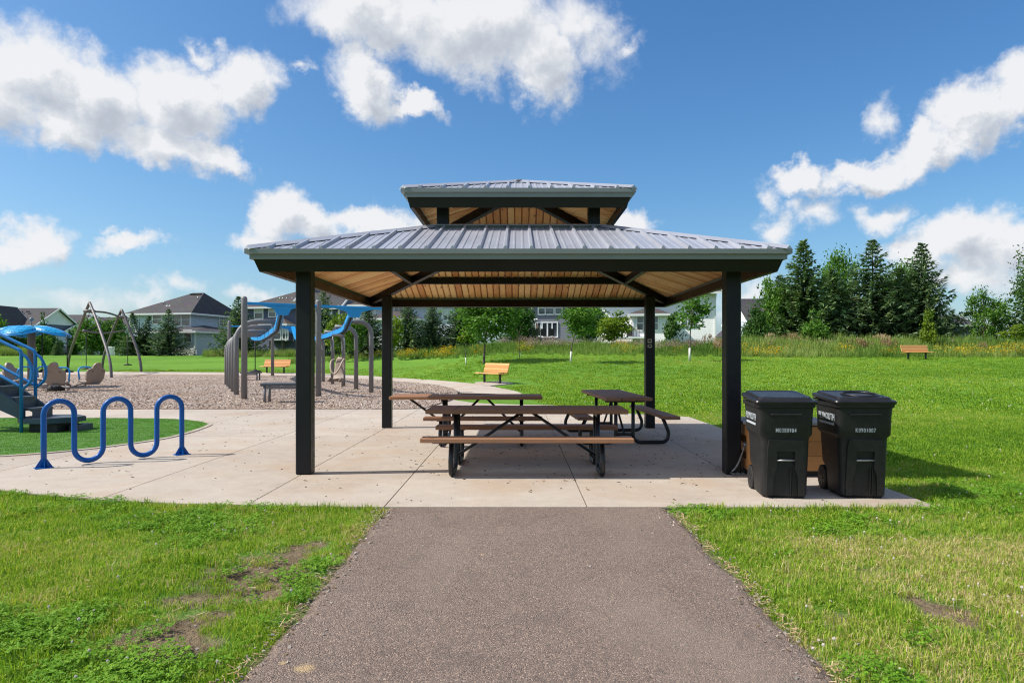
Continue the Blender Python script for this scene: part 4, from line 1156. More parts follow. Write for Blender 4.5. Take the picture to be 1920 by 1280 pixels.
b = MB(); q1, q2 = A1-Vector((0, 0, .55)), A2-Vector((0, 0, .5)); b.tube(spline([q1, q1.lerp(q2, .5)+Vector((0, 0, .12)), q2], 6), .06, 8); b.build('top_beam', M['brown_post'], sw)
for a in (q1, q2):
    b = MB(); b.lathe([(.30, -.09), (.36, 0), (.30, .10)], 14, a); b.build('pivot_disc', M['brown_post'], sw)
r0, r1 = at(158, 620.5, 42), at(236, 619, 44.5)
b = MB(); b.tube(spline([r0, r0.lerp(r1, .5)+Vector((0, 0, -.16)), r1], 8), .055, 8); b.lathe([(.02, -.10), (.11, -.05), (.13, .02), (.05, .10)], 10, r0); b.build('swing_arm', M['brown_post'], sw)
for (a, c) in ((A1-Vector((0, 0, .6)), r0), (A2-Vector((0, 0, .6)), r1), (A1-Vector((0, 0, .6)), r1), (A2-Vector((0, 0, .6)), r0)):
    b = MB(); b.tube([a, c], .018, 5); b.build('stay_cable', M['rubber'], sw)
button_swing(r0.x+.12, r0.y, r0.z-.1, .55, 'black disc seat on a rod at the left end of the arch swing arm')
button_swing(gx(239.5, 44.4), 44.4, r1.z-.1, .75, 'black disc seat on a rod at the right end of the arch swing arm')

# ------------------------------------------------------------------ SPINNER SEATS
hub = flat(105, 736); hub = Vector((gx(105, hub.y+.9), hub.y+.9, 0))
spn = empty('seat_spinner', hub, 0, 'spinner of four tan moulded chairs on curved tube arms round a black hub', 'spinner')
b = MB(); b.lathe([(.30, 0), (.30, .16), (.24, .24), (.10, .30), (.10, .42)], 16); b.build('hub', M['rubber'], spn)
def spin_chair(pos, face):
    ch_ = empty('chair', pos, face, parent=spn)
    # chair local: sits facing -Y, back at +Y
    b = MB(); W = .56
    outline = []                      # back outline (x,z) with a rounded head
    half = [(.20, .30), (.26, .42), (.275, .64), (.255, .71), (.20, .745), (.135, .775), (.118, .86), (.07, .93), (0, .95)]
    outl = half+[(-x, z) for (x, z) in half[-2::-1]]
    n = len(outl); lean = .24
    fr = [Vector((x, .13+(z-.30)*lean+.0+abs(x)*-.22, z)) for (x, z) in outl]; bk = [Vector((x, .185+(z-.30)*lean+abs(x)*-.20, z)) for (x, z) in outl]
    b.add(fr+bk, [(i, (i+1) % n, n+(i+1) % n, n+i) for i in range(n)])
    for side_, rev in ((fr, True), (bk, False)):
        bm = bmesh.new(); f = bm.faces.new([bm.verts.new(v) for v in side_]); bmesh.ops.triangulate(bm, faces=[f]); bm.verts.index_update()
        b.add([v.co.copy() for v in bm.verts], [[v.index for v in f.verts] for f in bm.faces]); bm.free()
    b.build('backrest', M['seat_tan'], ch_)
    for s in (-1, 1):
        b = MB(); b.lathe([(.020, -.003), (.020, .003)], 10, (0, 0, 0), M=Matrix.Translation((s*.15, .19+.35*lean, .665)) @ Matrix.Rotation(R(90), 4, 'X')); b.build('hand_hole_shade', M['bark'], ch_)  # brown discs on the backrest, shade of the hand holes given as colour
    b = MB()
    prof = [(-.36, .40, .36), (-.30, .46, .335), (-.12, .50, .30), (.04, .52, .28), (.10, .46, .29), (.14, .40, .33)]
    b.loft([[Vector((-w/2, y, z+.06)), Vector((-w/2*.92, y, z-.02)), Vector((0, y, z-.05)), Vector((w/2*.92, y, z-.02)), Vector((w/2, y, z+.06)), Vector((w/2*.8, y, z+.055)), Vector((0, y, z)), Vector((-w/2*.8, y, z+.055))] for (y, w, z) in prof], smooth=True)
    b.build('seat', M['seat_tan'], ch_)
    b = MB(); b.tube(fillet([(-.22, -.22, .36), (-.22, -.30, .80), (.22, -.30, .80), (.22, -.22, .36)], .15, 6), .024, 8); b.build('grab_handle', M['sky_blue'], ch_)
    b = MB(); b.box((0, -.04, .245), (.20, .50, .045)); b.build('seat_frame', M['grey_post'], ch_)
    ch_.scale = (1.32, 1.32, 1.18)
    return ch_
for i, (cpx, cd, face) in enumerate(((107, 25.4, R(195)), (172, 26.7, R(245)), (31, 26.9, R(80)), (93, 28.4, R(10)))):
    dx, dy = gx(cpx, cd)-hub.x, cd-hub.y
    spin_chair(Vector((dx, dy, 0)), face)
    for sgn in (-1, 1):
        e = Vector((dx, dy, .25)); s_ = Vector((-dy, dx, 0)).normalized()*sgn
        b = MB(); b.tube(spline([(s_.x*.10, s_.y*.10, .34), e*.45+s_*.42+Vector((0, 0, .06)), e*.85+s_*.36+Vector((0, 0, .10)), e+Vector((0, 0, .06))], 6), .03, 7); b.build('curved_arm', M['brown_post'], spn)

# ------------------------------------------------------------------ POLE WITH BLUE CANOPY
cp = flat(59, 727)
can = empty('canopy_pole', cp, 0, 'thick taupe pole carrying a perforated bright blue petal canopy with ball finial', 'shade canopy')
zc = 2.60
b = MB(); b.lathe([(.15, -.05), (.15, zc-.1), (.13, zc+.05), (.03, zc+.1)], 16); b.build('pole', M['brown_post'], can)
b = MB(); b.tube([(0, 0, zc+.05), (0, 0, zc+.30)], .02, 6); b.lathe([(.02, -.085), (.07, -.05), (.09, 0), (.07, .05), (.02, .085)], 12, (0, 0, zc+.34)); b.build('ball_finial', M['grey_post'], can)
perf = new_mat('perforated_blue_panel')
_P = coords(perf, 'Object'); _v = perf.voro(_P, 9.0, rnd=.15)
perf.put(perf.b.inputs['Base Color'], perf.ramp(_v, [(0, (.008, .25, .50)), (.6, (.008, .31, .62))])); perf.b.inputs['Roughness'].default_value = .4
_h = perf.math('GREATER_THAN', perf.math('SUBTRACT', .52, _v), .24); _tr = perf.new('ShaderNodeBsdfTransparent'); _mx = perf.new('ShaderNodeMixShader')
perf.l.new(_h, _mx.inputs[0]); perf.l.new(perf.b.outputs[0], _mx.inputs[1]); perf.l.new(_tr.outputs[0], _mx.inputs[2]); perf.l.new(_mx.outputs[0], perf.out.inputs[0])
for k in range(5):
    a0 = R(-8+72*k); Mz = Matrix.Rotation(a0, 3, 'Z')
    rings = []
    for (r_, hw_, z) in ((.10, .10, .02), (.40, .40, .05), (.80, .62, .01), (1.15, .58, -.10), (1.42, .36, -.24), (1.58, .10, -.36)):
        rings.append([Mz @ Vector((r_, hw_*s, zc+z-.16*s*s*(hw_/.6))) for s in (-1, -.5, 0, .5, 1)])
    b = MB(); b.loft(rings, cap=False, closed=False, smooth=True)
    o = b.build('petal_panel', perf.mat, can)
    sol = o.modifiers.new('thickness', 'SOLIDIFY'); sol.thickness = .02
    edge = [r_[0] for r_ in rings]+[r_[-1] for r_ in rings[::-1]]
    b = MB(); b.tube(spline(edge, 3), .032, 7); b.tube([r_[2]+Vector((0, 0, .01)) for r_ in rings], .018, 6); b.build('petal_rim', M['sky_blue'], can)
for k, px in enumerate((79, 126)):
    d = cp.y-.2; button_swing(gx(px, d), d, zc-(.2 if k == 0 else .3), .70, ('black disc seat on the rod hanging nearest the taupe canopy pole', 'black disc seat on the rod hanging from the right tip of the blue canopy')[k])

# ------------------------------------------------------------------ PLAY STAIR at the left edge
ps = empty('play_stair', (0, 0, 0), 0, 'navy play structure stair with curved bright blue handrails at the left edge', 'play structure')
yn, yb_ = 12.42, 13.10
def stair_xz(px, py, y): q = at(px, py, y); return q
x_end = gx(46, 12.6)
# stringers, treads (stair climbs towards -X)
for yy in (yn+.06, yb_-.04):
    x0 = gx(48, 12.5)
    b = MB(); poly = [(x0, .22), (x0, .46), (x0-.28, .66), (x0-1.2, 1.20), (x0-3.0, 2.30), (x0-3.0, 1.86), (x0-1.2, .76)]
    Mx_ = Matrix(((1, 0, 0, 0), (0, 0, -1, yy), (0, 1, 0, 0), (0, 0, 0, 1)))
    b.prism(poly, -.02, .02, Mx_); b.build('stringer', M['navy_deck'], ps)
for k in range(8):
    xt = gx(48, 12.5)-.02-.32*k
    b = MB(); b.box((xt-.0, (yn+yb_)/2, .43+.20*k), (.34, yb_-yn-.16, .045), bev=.006); b.build('tread', M['deck_grey'], ps)
    b = MB(); b.box((xt+.15, (yn+yb_)/2, .32+.20*k), (.02, yb_-yn-.16, .20)); b.build('riser', M['deck_grey'], ps)
def ladder_rail(yy, px_post):
    xp = gx(px_post, yy)
    zt_ = 1.50
    b = MB(); b.tube(fillet([(xp, yy, 0), (xp, yy, zt_), (xp-.36, yy, zt_+.17), (xp-3.2, yy, zt_+1.55)], .10, 6), .031, 10); b.build('handrail', M['rail_blue'], ps)
    b = MB(); b.tube(fillet([(xp-3.2, yy, .82+1.75), (xp-.05, yy, .87), (xp, yy, .84)], .1, 4), .028, 10); b.build('lower_rail', M['rail_blue'], ps)
    b = MB(); b.tube(spline([(xp, yy, 1.45), (xp+.11, yy, 1.36), (xp+.20, yy, 1.14), (xp+.17, yy, .95), (xp+.06, yy, .84), (xp, yy, .80)], 5), .026, 9); b.build('return_loop', M['rail_blue'], ps)
ladder_rail(yn, 40); ladder_rail(yb_, 66.5)
# low octagonal transfer deck and step
c0 = at(98, 800, 12.85); oc = []
for k in range(8):
    a = R(22.5+45*k); oc.append((gx(98, 12.85)+.56*math.cos(a), 12.85+.50*math.sin(a)))
b = MB(); b.prism(oc, .175, .265); b.build('transfer_deck', M['navy_deck'], ps)
b = MB(); b.prism([(gx(98, 12.85)+(x-gx(98, 12.85))*.96, 12.85+(y-12.85)*.96) for (x, y) in oc], .2655, .272); b.build('deck_surface', M['deck_grey'], ps)
b = MB(); b.box((gx(84, 12.7), 12.62, .09), (.14, .05, .17)); b.box((gx(120, 12.9), 13.0, .09), (.10, .5, .17)); b.build('deck_support', M['deck_grey'], ps)
b = MB(); b.box((gx(102, 12.8), 12.8, .085), (.50, .62, .16)); b.build('dark_skirt', M['rubber'], ps)
b = MB(); b.box((gx(152, 12.95), 12.95, .06), (.20, .42, .12), bev=.008); b.build('step', M['deck_grey'], ps)

# ------------------------------------------------------------------ HOUSES
def window(parent, wall_m, c, w, h, u, nrm, kind='double'):
    """window at wall point c, u = along wall, nrm = outward"""
    u = Vector(u).normalized(); nrm = Vector(nrm).normalized(); up = Vector((0, 0, 1)); c = Vector(c)
    def bar(b, cu, cz, wu, wz, dn, th):
        p = c+u*cu+up*cz+nrm*(dn)
        m = MB(); m.box((0, 0, 0), (wu, th, wz)); R_ = Matrix((u, nrm, up)).transposed()
        b.add([R_ @ Vector(v)+p for v in m.v], m.f)
    f = MB(); t = .11
    bar(f, 0, h/2+t/2, w+2*t, t, .03, .08); bar(f, 0, -h/2-t/2, w+2*t, t, .03, .08); bar(f, -w/2-t/2, 0, t, h, .03, .08); bar(f, w/2+t/2, 0, t, h, .03, .08)
    if kind == 'double': bar(f, 0, 0, w, .06, .02, .05)
    if kind == 'pair':
        bar(f, 0, 0, .10, h, .02, .06)
        for s in (-1, 1): bar(f, s*(w/4+.025), 0, w/2-.05, .05, .018, .04)
    if kind == 'door': 
        for s in (-1, 1): bar(f, s*w/6, 0, .12, h, .02, .06)
    fo = f.build('window', M['white_trim'], parent)
    g = MB(); bar(g, 0, 0, w, h, .004, .02); g.build('pane', M['glass'], fo)
    if kind in ('double', 'pair') and (int(c.x*10) % 3) != 0:
        g = MB(); bar(g, 0, h*.27, w-.04, h*.42, .017, .004); g.build('blind', M['soffit'], fo)
def house_wall(parent, x0, x1, y0, y1, z0, z1, mat):
    b = MB(); b.box(((x0+x1)/2, (y0+y1)/2, (z0+z1)/2), (x1-x0, y1-y0, z1-z0)); b.build('wall', mat, parent)
    b = MB(); t = .14
    for x in (x0, x1):
        for y in (y0, y1): b.box((x, y, (z0+z1)/2), (t, t, z1-z0))
    b.build('corner_board', M['white_trim'], parent)
def hip_roof(parent, x0, x1, y0, y1, z, rise, mat, ov=.45, axis='x', name='roof', ins0=None, ins1=None):
    x0 -= ov; x1 += ov; y0 -= ov; y1 += ov; cy, cx_ = (y0+y1)/2, (x0+x1)/2
    ins = min((x1-x0), (y1-y0))/2
    if axis == 'x': r0, r1 = Vector((x0+(ins0 or ins), cy, z+rise)), Vector((x1-(ins1 or ins), cy, z+rise))
    else: r0, r1 = Vector((cx_, y0+ins, z+rise)), Vector((cx_, y1-ins, z+rise))
    e = [Vector((x0, y0, z)), Vector((x1, y0, z)), Vector((x1, y1, z)), Vector((x0, y1, z))]
    b = MB()
    if axis == 'x': fs = [(0, 1, 5, 4), (1, 2, 5), (2, 3, 4, 5), (3, 0, 4)]
    else: fs = [(0, 1, 4), (1, 2, 5, 4), (2, 3, 5), (3, 0, 4, 5)]
    b.add(e+[r0, r1], fs+[(3, 2, 1, 0)])
    ro = b.build(name, mat, parent)
    b = MB()
    for i in range(4):
        p, q = e[i], e[(i+1) % 4]; b.beam(p-Vector((0, 0, .10)), q-Vector((0, 0, .10)), .10, .20)
    b.build('gutter', M['white_trim'], ro)
    return ro, r0, r1
def gable_roof(parent, x0, x1, y0, y1, z, rise, mat, wallm, ov=.4, axis='x', name='roof'):
    cy, cx_ = (y0+y1)/2, (x0+x1)/2; b = MB(); g = MB()
    if axis == 'x':
        s = rise/((y1-y0)/2); a = [Vector((x0-ov, y0-ov, z-s*ov)), Vector((x1+ov, y0-ov, z-s*ov)), Vector((x1+ov, cy, z+rise)), Vector((x0-ov, cy, z+rise)), Vector((x1+ov, y1+ov, z-s*ov)), Vector((x0-ov, y1+ov, z-s*ov))]
        g.add([Vector((x, y, zz)) for x in (x0, x1) for (y, zz) in ((y0, z), (y1, z), (cy, z+rise-.05))], [(0, 1, 2), (5, 4, 3)])
    else:
        s = rise/((x1-x0)/2); a = [Vector((x0-ov, y1+ov, z-s*ov)), Vector((x0-ov, y0-ov, z-s*ov)), Vector((cx_, y0-ov, z+rise)), Vector((cx_, y1+ov, z+rise)), Vector((x1+ov, y0-ov, z-s*ov)), Vector((x1+ov, y1+ov, z-s*ov))]
        g.add([Vector((x, y, zz)) for y in (y0, y1) for (x, zz) in ((x0, z), (x1, z), (cx_, z+rise-.05))], [(0, 1, 2), (5, 4, 3)])
    dn = Vector((0, 0, -.16))
    b.add(a+[p+dn for p in a], [(0, 1, 2, 3), (3, 2, 4, 5), (9, 8, 7, 6), (11, 10, 8, 9), (0, 6, 7, 1), (4, 10, 11, 5), (1, 7, 8, 2), (2, 8, 10, 4), (0, 3, 9, 6), (3, 5, 11, 9)] )
    ro = b.build(name, mat, parent); g.build('gable_wall', wallm, parent)
    t = MB()
    if axis == 'x':
        for x in (x0-ov, x1+ov): t.beam(Vector((x, y0-ov, z-s*ov-.10)), Vector((x, cy, z+rise-.10)), .06, .22); t.beam(Vector((x, y1+ov, z-s*ov-.10)), Vector((x, cy, z+rise-.10)), .06, .22)
        t.beam(Vector((x0-ov, y0-ov-.05, z-s*ov-.1)), Vector((x1+ov, y0-ov-.05, z-s*ov-.1)), .1, .2)
    else:
        for y in (y0-ov, y1+ov): t.beam(Vector((x0-ov, y, z-s*ov-.10)), Vector((cx_, y, z+rise-.10)), .06, .22); t.beam(Vector((x1+ov, y, z-s*ov-.10)), Vector((cx_, y, z+rise-.10)), .06, .22)
    t.build('bargeboard', M['white_trim'], ro)
    return ro
def vents(roof, p0, p1, n, mat='shingle', dz=.06, size=.38):
    for k in range(n):
        q = Vector(p0).lerp(Vector(p1), (k+.5)/n); b = MB(); b.box((q.x, q.y, q.z+dz), (size, .30, .16), bev=.03); b.build('roof_vent', M[mat], roof)
def stub(roof, p, h=.35):
    b = MB(); b.lathe([(.06, 0), (.06, h)], 8, p); b.build('vent_pipe', M['steel'], roof)
S_ = Vector((1, 0, 0)); FRONT = Vector((0, -1, 0)); EAST = Vector((1, 0, 0))
# grey-blue two storey house
hb = empty('house', (-40, 78, 1.2), 0, 'grey blue two storey house with charcoal hip roof, two spruces before it', 'house')
hb.matrix_parent_inverse = Matrix.Identity(4)
def W(root): return root
def local(root):
    root.location = (0, 0, 0)
local(hb)
D = 78.0; xl, xr = gx(232, D), gx(360, D); ze = at(0, 587, D).z; 
house_wall(hb, xl, xr, D, D+9.6, .8, ze, M['siding_blue'])
ro, r0, r1 = hip_roof(hb, xl, xr, D, D+9.6, ze, 2.75, M['shingle'], .5, ins0=5.1, ins1=2.2)
vents(ro, r0+Vector((.1, -.5, -.25)), r1+Vector((-.1, -.5, -.25)), 7)
stub(ro, (gx(279, D), D+1.9, ze+1.2)); stub(ro, (gx(360, D)-.9, D+2.6, ze+1.75)); 
for px in (294.5, 300.5): b = MB(); b.lathe([(.12, 0), (.12, .2), (.02, .26)], 8, (gx(px, D), D+1.3, ze+.78)); b.build('white_roof_vent', M['white_trim'], ro)
bd = 74.2; bxr = gx(387, bd); bxl = gx(285, bd); zb_ = at(0, 621, bd).z
house_wall(hb, bxl, bxr, bd, D+7.5, .8, zb_, M['siding_blue'])
b = MB(); b.box(((bxl+bxr)/2+.2, bd-.02, 1.35), (bxr-bxl+.1, .06, 1.3)); b.build('white_skirt', M['white_trim'], hb)
hip_roof(hb, bxl, bxr, bd, D+7.6, zb_, .85, M['shingle'], .4, name='lower_roof')
window(hb, None, (gx(291, D), D, at(0, 598, D).z), 1.1, 1.0, S_, FRONT); window(hb, None, (gx(341.5, D), D, at(0, 599, D).z), 2.1, 1.45, S_, FRONT, 'pair')
window(hb, None, (gx(372.5, bd), bd, at(0, 630.5, bd).z), .85, 1.2, S_, FRONT, 'single')
window(hb, None, (xr, D+6.1, at(0, 601, D+6.1).z), 1.5, 1.3, (0, 1, 0), EAST, 'pair')
# navy house
hc = empty('house', (0, 0, 0), 0, 'navy two storey house with brown roof behind the glide ride', 'house'); D = 76.0
xl, xr = gx(455, D), gx(612, D); ze = at(0, 575, D).z
house_wall(hc, xl, xr, D, D+9, .8, ze, M['siding_navy'])
ro, r0, r1 = hip_roof(hc, xl, xr, D, D+9, ze, 2.15, M['shingle_brown'], .5, ins0=4.2, ins1=1.0); vents(ro, r0+Vector((.2, -.5, -.2)), r0+Vector((3, -.5, -.2)), 6)
x2l, x2r = gx(598, D), gx(652, D)
house_wall(hc, x2l, x2r, D-1.2, D+8, 2.2, ze, M['siding_navy']); gable_roof(hc, x2l-.6, x2r, D-1.2, D+8, ze, 2.9, M['shingle'], M['siding_navy'], .4, 'x')
gable_roof(hc, gx(545, D), gx(598, D)+1.4, D+1.5, D+6.5, ze+1.1, 2.5, M['shingle_brown'], M['siding_navy'], .3, 'y')
for i, px in enumerate((503, 509, 517, 529, 538)): stub(ro, (gx(px, D), D+2.1, ze+.98), .25)
bl, br = gx(505, D), gx(551, D); zb_ = at(0, 607, D-1.6).z
house_wall(hc, bl, br, D-1.6, D, 2.9, zb_, M['siding_navy']); hip_roof(hc, bl, br, D-1.6, D+1.6, zb_, .9, M['shingle_brown'], .35, name='lower_roof')
for (px, py, w, h, k) in ((480, 586, .95, 1.2, 'double'), (508, 585, .75, .95, 'double'), (534.5, 581, .5, .55, 'single'), (630, 592, .9, 1.3, 'pair')): window(hc, None, (gx(px, D), D if px < 600 else D-1.2, at(0, py, D).z), w, h, S_, FRONT, k)
for (px, py, w, h) in ((524, 624, .85, 1.35), (541, 624.5, .55, 1.25)): window(hc, None, (gx(px, D-1.6), D-1.6, at(0, py, D-1.6).z), w, h, S_, FRONT)
b = MB()
for px in (508, 533): b.box((gx(px, D-1.5), D-1.3, 2.2), (.2, .2, 1.9))
b.build('deck_post', M['bark'], hc)
# pale house behind the spruces
hd = empty('house', (0, 0, 0), 0, 'pale grey blue house mostly hidden behind the spruces left of centre', 'house'); D = 70.0
xl, xr = gx(655, D), gx(856, D); house_wall(hd, xl, xr, D, D+9, 1.2, at(0, 570, D).z, M['siding_pale']); hip_roof(hd, xl, xr, D, D+9, at(0, 570, D).z, 2.3, M['shingle_brown'], .5)
house_wall(hd, gx(700, D), gx(790, D), D-2.5, D, 1.2, at(0, 596, D-2.5).z, M['siding_white']); hip_roof(hd, gx(700, D), gx(790, D), D-2.5, D+2, at(0, 596, D-2.5).z, .9, M['shingle_brown'], .4, name='lower_roof')
for (px, py, w, h) in ((747, 578, .9, 1.1), (824, 586, .9, .7), (842, 591.5, .8, 1.0), (690, 590, .9, 1.1)): window(hd, None, (gx(px, D), D, at(0, py, D).z), w, h, S_, FRONT, 'pair')
# charcoal house
he = empty('house', (0, 0, 0), 0, 'charcoal sided house with white framed patio doors and deck, seen under the pavilion', 'house'); D = 62.0
xl, xr = gx(968, D), gx(1092, D); ze = at(0, 555, D).z
house_wall(he, xl, xr, D, D+9, 1.6, ze, M['siding_dark']); hip_roof(he, xl, xr, D, D+9, ze, 2.3, M['shingle'], .5)
window(he, None, (gx(1016, D), D, at(0, 583, D).z), .55, .52, S_, FRONT, 'single'); window(he, None, (gx(1031, D), D, at(0, 583, D).z), .72, .52, S_, FRONT, 'single'); window(he, None, (gx(1047.5, D), D, at(0, 583, D).z), .55, .52, S_, FRONT, 'single')
window(he, None, (gx(1009, D), D, at(0, 617, D).z), .42, 1.15, S_, FRONT, 'single'); window(he, None, (gx(1031, D), D, at(0, 618, D).z), 1.30, 1.22, S_, FRONT, 'door'); window(he, None, (gx(986, D), D, at(0, 614, D).z), .45, .7, S_, FRONT, 'single')
for px in (1003, 1007): b = MB(); b.lathe([(.08, 0), (.10, .1), (.06, .2)], 8, (gx(px, D), D-.12, at(0, 601, D).z)); b.build('flood_light', M['white_trim'], he)
zdk = at(0, 637.5, D-2.6).z
b = MB(); b.box((gx(1015, D), D-1.4, zdk-.09), (3.6, 2.5, .18)); b.box((gx(1015, D), D-2.6, zdk-.45), (3.6, .08, .55)); b.build('deck', M['white_trim'], he)
um = empty('patio_umbrella', (gx(1013, D-1.2), D-1.2, zdk), 0, 'closed pink and white patio umbrella before the charcoal house', 'umbrella')
b = MB(); b.tube([(0, 0, 0), (0, 0, 1.6)], .03, 6); b.build('pole', M['white_trim'], um)
b = MB(); b.lathe([(.16, .45), (.13, .9), (.06, 1.45), (.015, 1.62)], 10); b.build('folded_cloth', M['petal_pink'], um)
def patio_chair(px, label):
    r = empty('patio_chair', (gx(px, D-1.6), D-1.6, zdk), R(200), label, 'patio chair', 'dark chairs on the deck')
    b = MB(); b.box((0, 0, .42), (.5, .5, .05)); b.build('seat', M['rubber'], r)
    b = MB(); b.box((0, .25, .72), (.5, .05, .6)); b.build('backrest', M['rubber'], r)
    for sx in (-1, 1):
        for sy in (-1, 1): b = MB(); b.box((sx*.22, sy*.22, .2), (.04, .04, .4)); b.build('leg', M['rubber'], r)
for px, l in ((1010, 'dark patio chair on the deck, next to the closed umbrella'), (1025, 'dark patio chair in the middle of the deck row'), (1040, 'dark patio chair at the right end of the deck row')): patio_chair(px, l)
# white house
hf = empty('house', (0, 0, 0), 0, 'white sided two storey house behind the meadow, seen under the pavilion', 'house'); D = 60.0
xl, xr = gx(1122, D), gx(1337, D); ze = at(0, 543, D).z
house_wall(hf, xl, xr, D, D+9, 1.8, ze, M['siding_white']); gable_roof(hf, xl, xr, D, D+9, ze, 2.4, M['shingle'], M['siding_white'], .55, 'x')
bl, br = gx(1196, D-1.6), gx(1256, D-1.6); zb_ = at(0, 588, D-1.6).z
house_wall(hf, bl, br, D-1.6, D, 2.2, zb_, M['siding_white']); hip_roof(hf, bl, br, D-1.6, D+1.8, zb_, .75, M['shingle_brown'], .4, name='lower_roof')
window(hf, None, (gx(1229, D-1.6), D-1.6, at(0, 605.5, D-1.6).z), 1.15, 1.1, S_, FRONT, 'pair'); window(hf, None, (gx(1209, D-1.6), D-1.6, at(0, 605.5, D-1.6).z), .5, 1.1, S_, FRONT, 'double')
window(hf, None, (gx(1191, D), D, at(0, 609, D).z), .42, .95, S_, FRONT, 'single'); window(hf, None, (gx(1149, D), D, at(0, 602, D).z), .5, .7, S_, FRONT, 'single'); window(hf, None, (gx(1288, D), D, at(0, 600, D).z), 1.0, 1.0, S_, FRONT, 'pair')
zr = at(0, 617.5, D-2).z; zdk = at(0, 631, D-2).z
b = MB(); b.box((gx(1176, D), D-1.3, zdk-.08), (3.4, 2.3, .16)); b.build('deck', M['white_trim'], hf)
b = MB(); b.box((gx(1176, D-2.4), D-2.4, zr), (3.4, .05, .06))
for k in range(14): b.box((gx(1176, D-2.4)-1.65+.25*k, D-2.4, (zr+zdk)/2), (.03, .03, zr-zdk))
b.build('deck_railing', M['bark'], hf)
gr = empty('barbecue_grill', (gx(1189.5, D-1.7), D-1.7, zdk), 0, 'black barbecue grill on the deck of the white house', 'grill')
b = MB(); b.box((0, 0, .4), (.5, .4, .7)); b.build('cabinet', M['rubber'], gr)
b = MB(); b.lathe([(.24, 0), (.26, .1), (.18, .26), (.05, .32)], 10, (0, 0, .75)); b.build('hood', M['rubber'], gr)
# far left houses
def far_house(label, px0, px1, py_r, py_e, D, wallm, gable_px, base=1.2, axis='x', depth=9.0):
    h = empty('house', (0, 0, 0), 0, label, 'house'); x0, x1 = gx(px0, D), gx(px1, D); ze = at(0, py_e, D).z; rise = at(0, py_r, D+depth/2).z-ze
    house_wall(h, x0, x1, D, D+depth, base-.5, ze, wallm); r = gable_roof(h, x0, x1, D, D+depth, ze, rise, M['shingle'], M['siding_white'], .4, axis)
    return h, r, x0, x1, ze, rise
h, r, x0, x1, ze, rise = far_house('leftmost far house with dark roof and white gable end', -40, 66, 577.5, 606, 94, M['siding_navy'], 0)
vents(r, (gx(12, 97), 96.8, ze+rise*.72), (gx(60, 97), 96.8, ze+rise*.72), 4); window(h, None, (gx(2, 94), 94, at(0, 607, 94).z-1), .9, 1.2, S_, FRONT)
gable_roof(h, gx(-45, 91), gx(18, 91), 90, 95, at(0, 608, 91).z, 2.6, M['shingle'], M['siding_navy'], .4, 'y', 'front_gable'); house_wall(h, gx(-45, 91), gx(18, 91), 90, 94, .8, at(0, 608, 91).z, M['siding_navy'])
h, r, x0, x1, ze, rise = far_house('far house with charcoal roof and pale gables between the blue canopy and the arch swing', 70, 136, 590, 615, 104, M['siding_pale'], 0)
vents(r, (gx(98, 107), 106.8, ze+rise*.75), (gx(128, 107), 106.8, ze+rise*.75), 3)
gable_roof(h, gx(100, 100), gx(121, 100), 98, 106, at(0, 628, 100).z, 1.6, M['shingle'], M['siding_white'], .3, 'x', 'lower_roof'); house_wall(h, gx(100, 100), gx(122, 100), 98, 104, .8, at(0, 628, 100).z, M['siding_pale'])
far_house('farthest house at left, only its dark roof showing behind maples', 132, 228, 594.5, 612, 116, M['siding_pale'], 0)
h, r, *_ = far_house('low dark house behind the right end of the spruces', 1755, 1826, 590, 606, 66, M['siding_navy'], 0, base=2.2, depth=7)
h, r, *_ = far_house('distant dark roofed house just right of the front right pavilion post', 1372, 1399, 616, 625, 95, M['siding_white'], 0, base=2.2, depth=7, axis='y')
h, r, *_ = far_house('grey roofed house hidden behind the spruces at right', 1405, 1700, 560, 600, 78, M['siding_pale'], 0, base=2.2)

def turn(objs, cx_, cy_, deg):
    Mt = Matrix.Translation((cx_, cy_, 0)) @ Matrix.Rotation(R(deg), 4, 'Z') @ Matrix.Translation((-cx_, -cy_, 0))
    for o in objs:
        q = Mt @ o.location; o.location = q; o.rotation_euler.z += R(deg)
turn([hb], gx(330, 78), 78, -11); turn([hc], gx(540, 76), 76, -11); turn([hd], gx(770, 70), 70, -12)
turn([he, um]+[o for o in bpy.data.objects if o.name.startswith('patio_chair')], gx(1025, 62), 62, -12)
turn([hf, gr], gx(1235, 60), 60, -13)

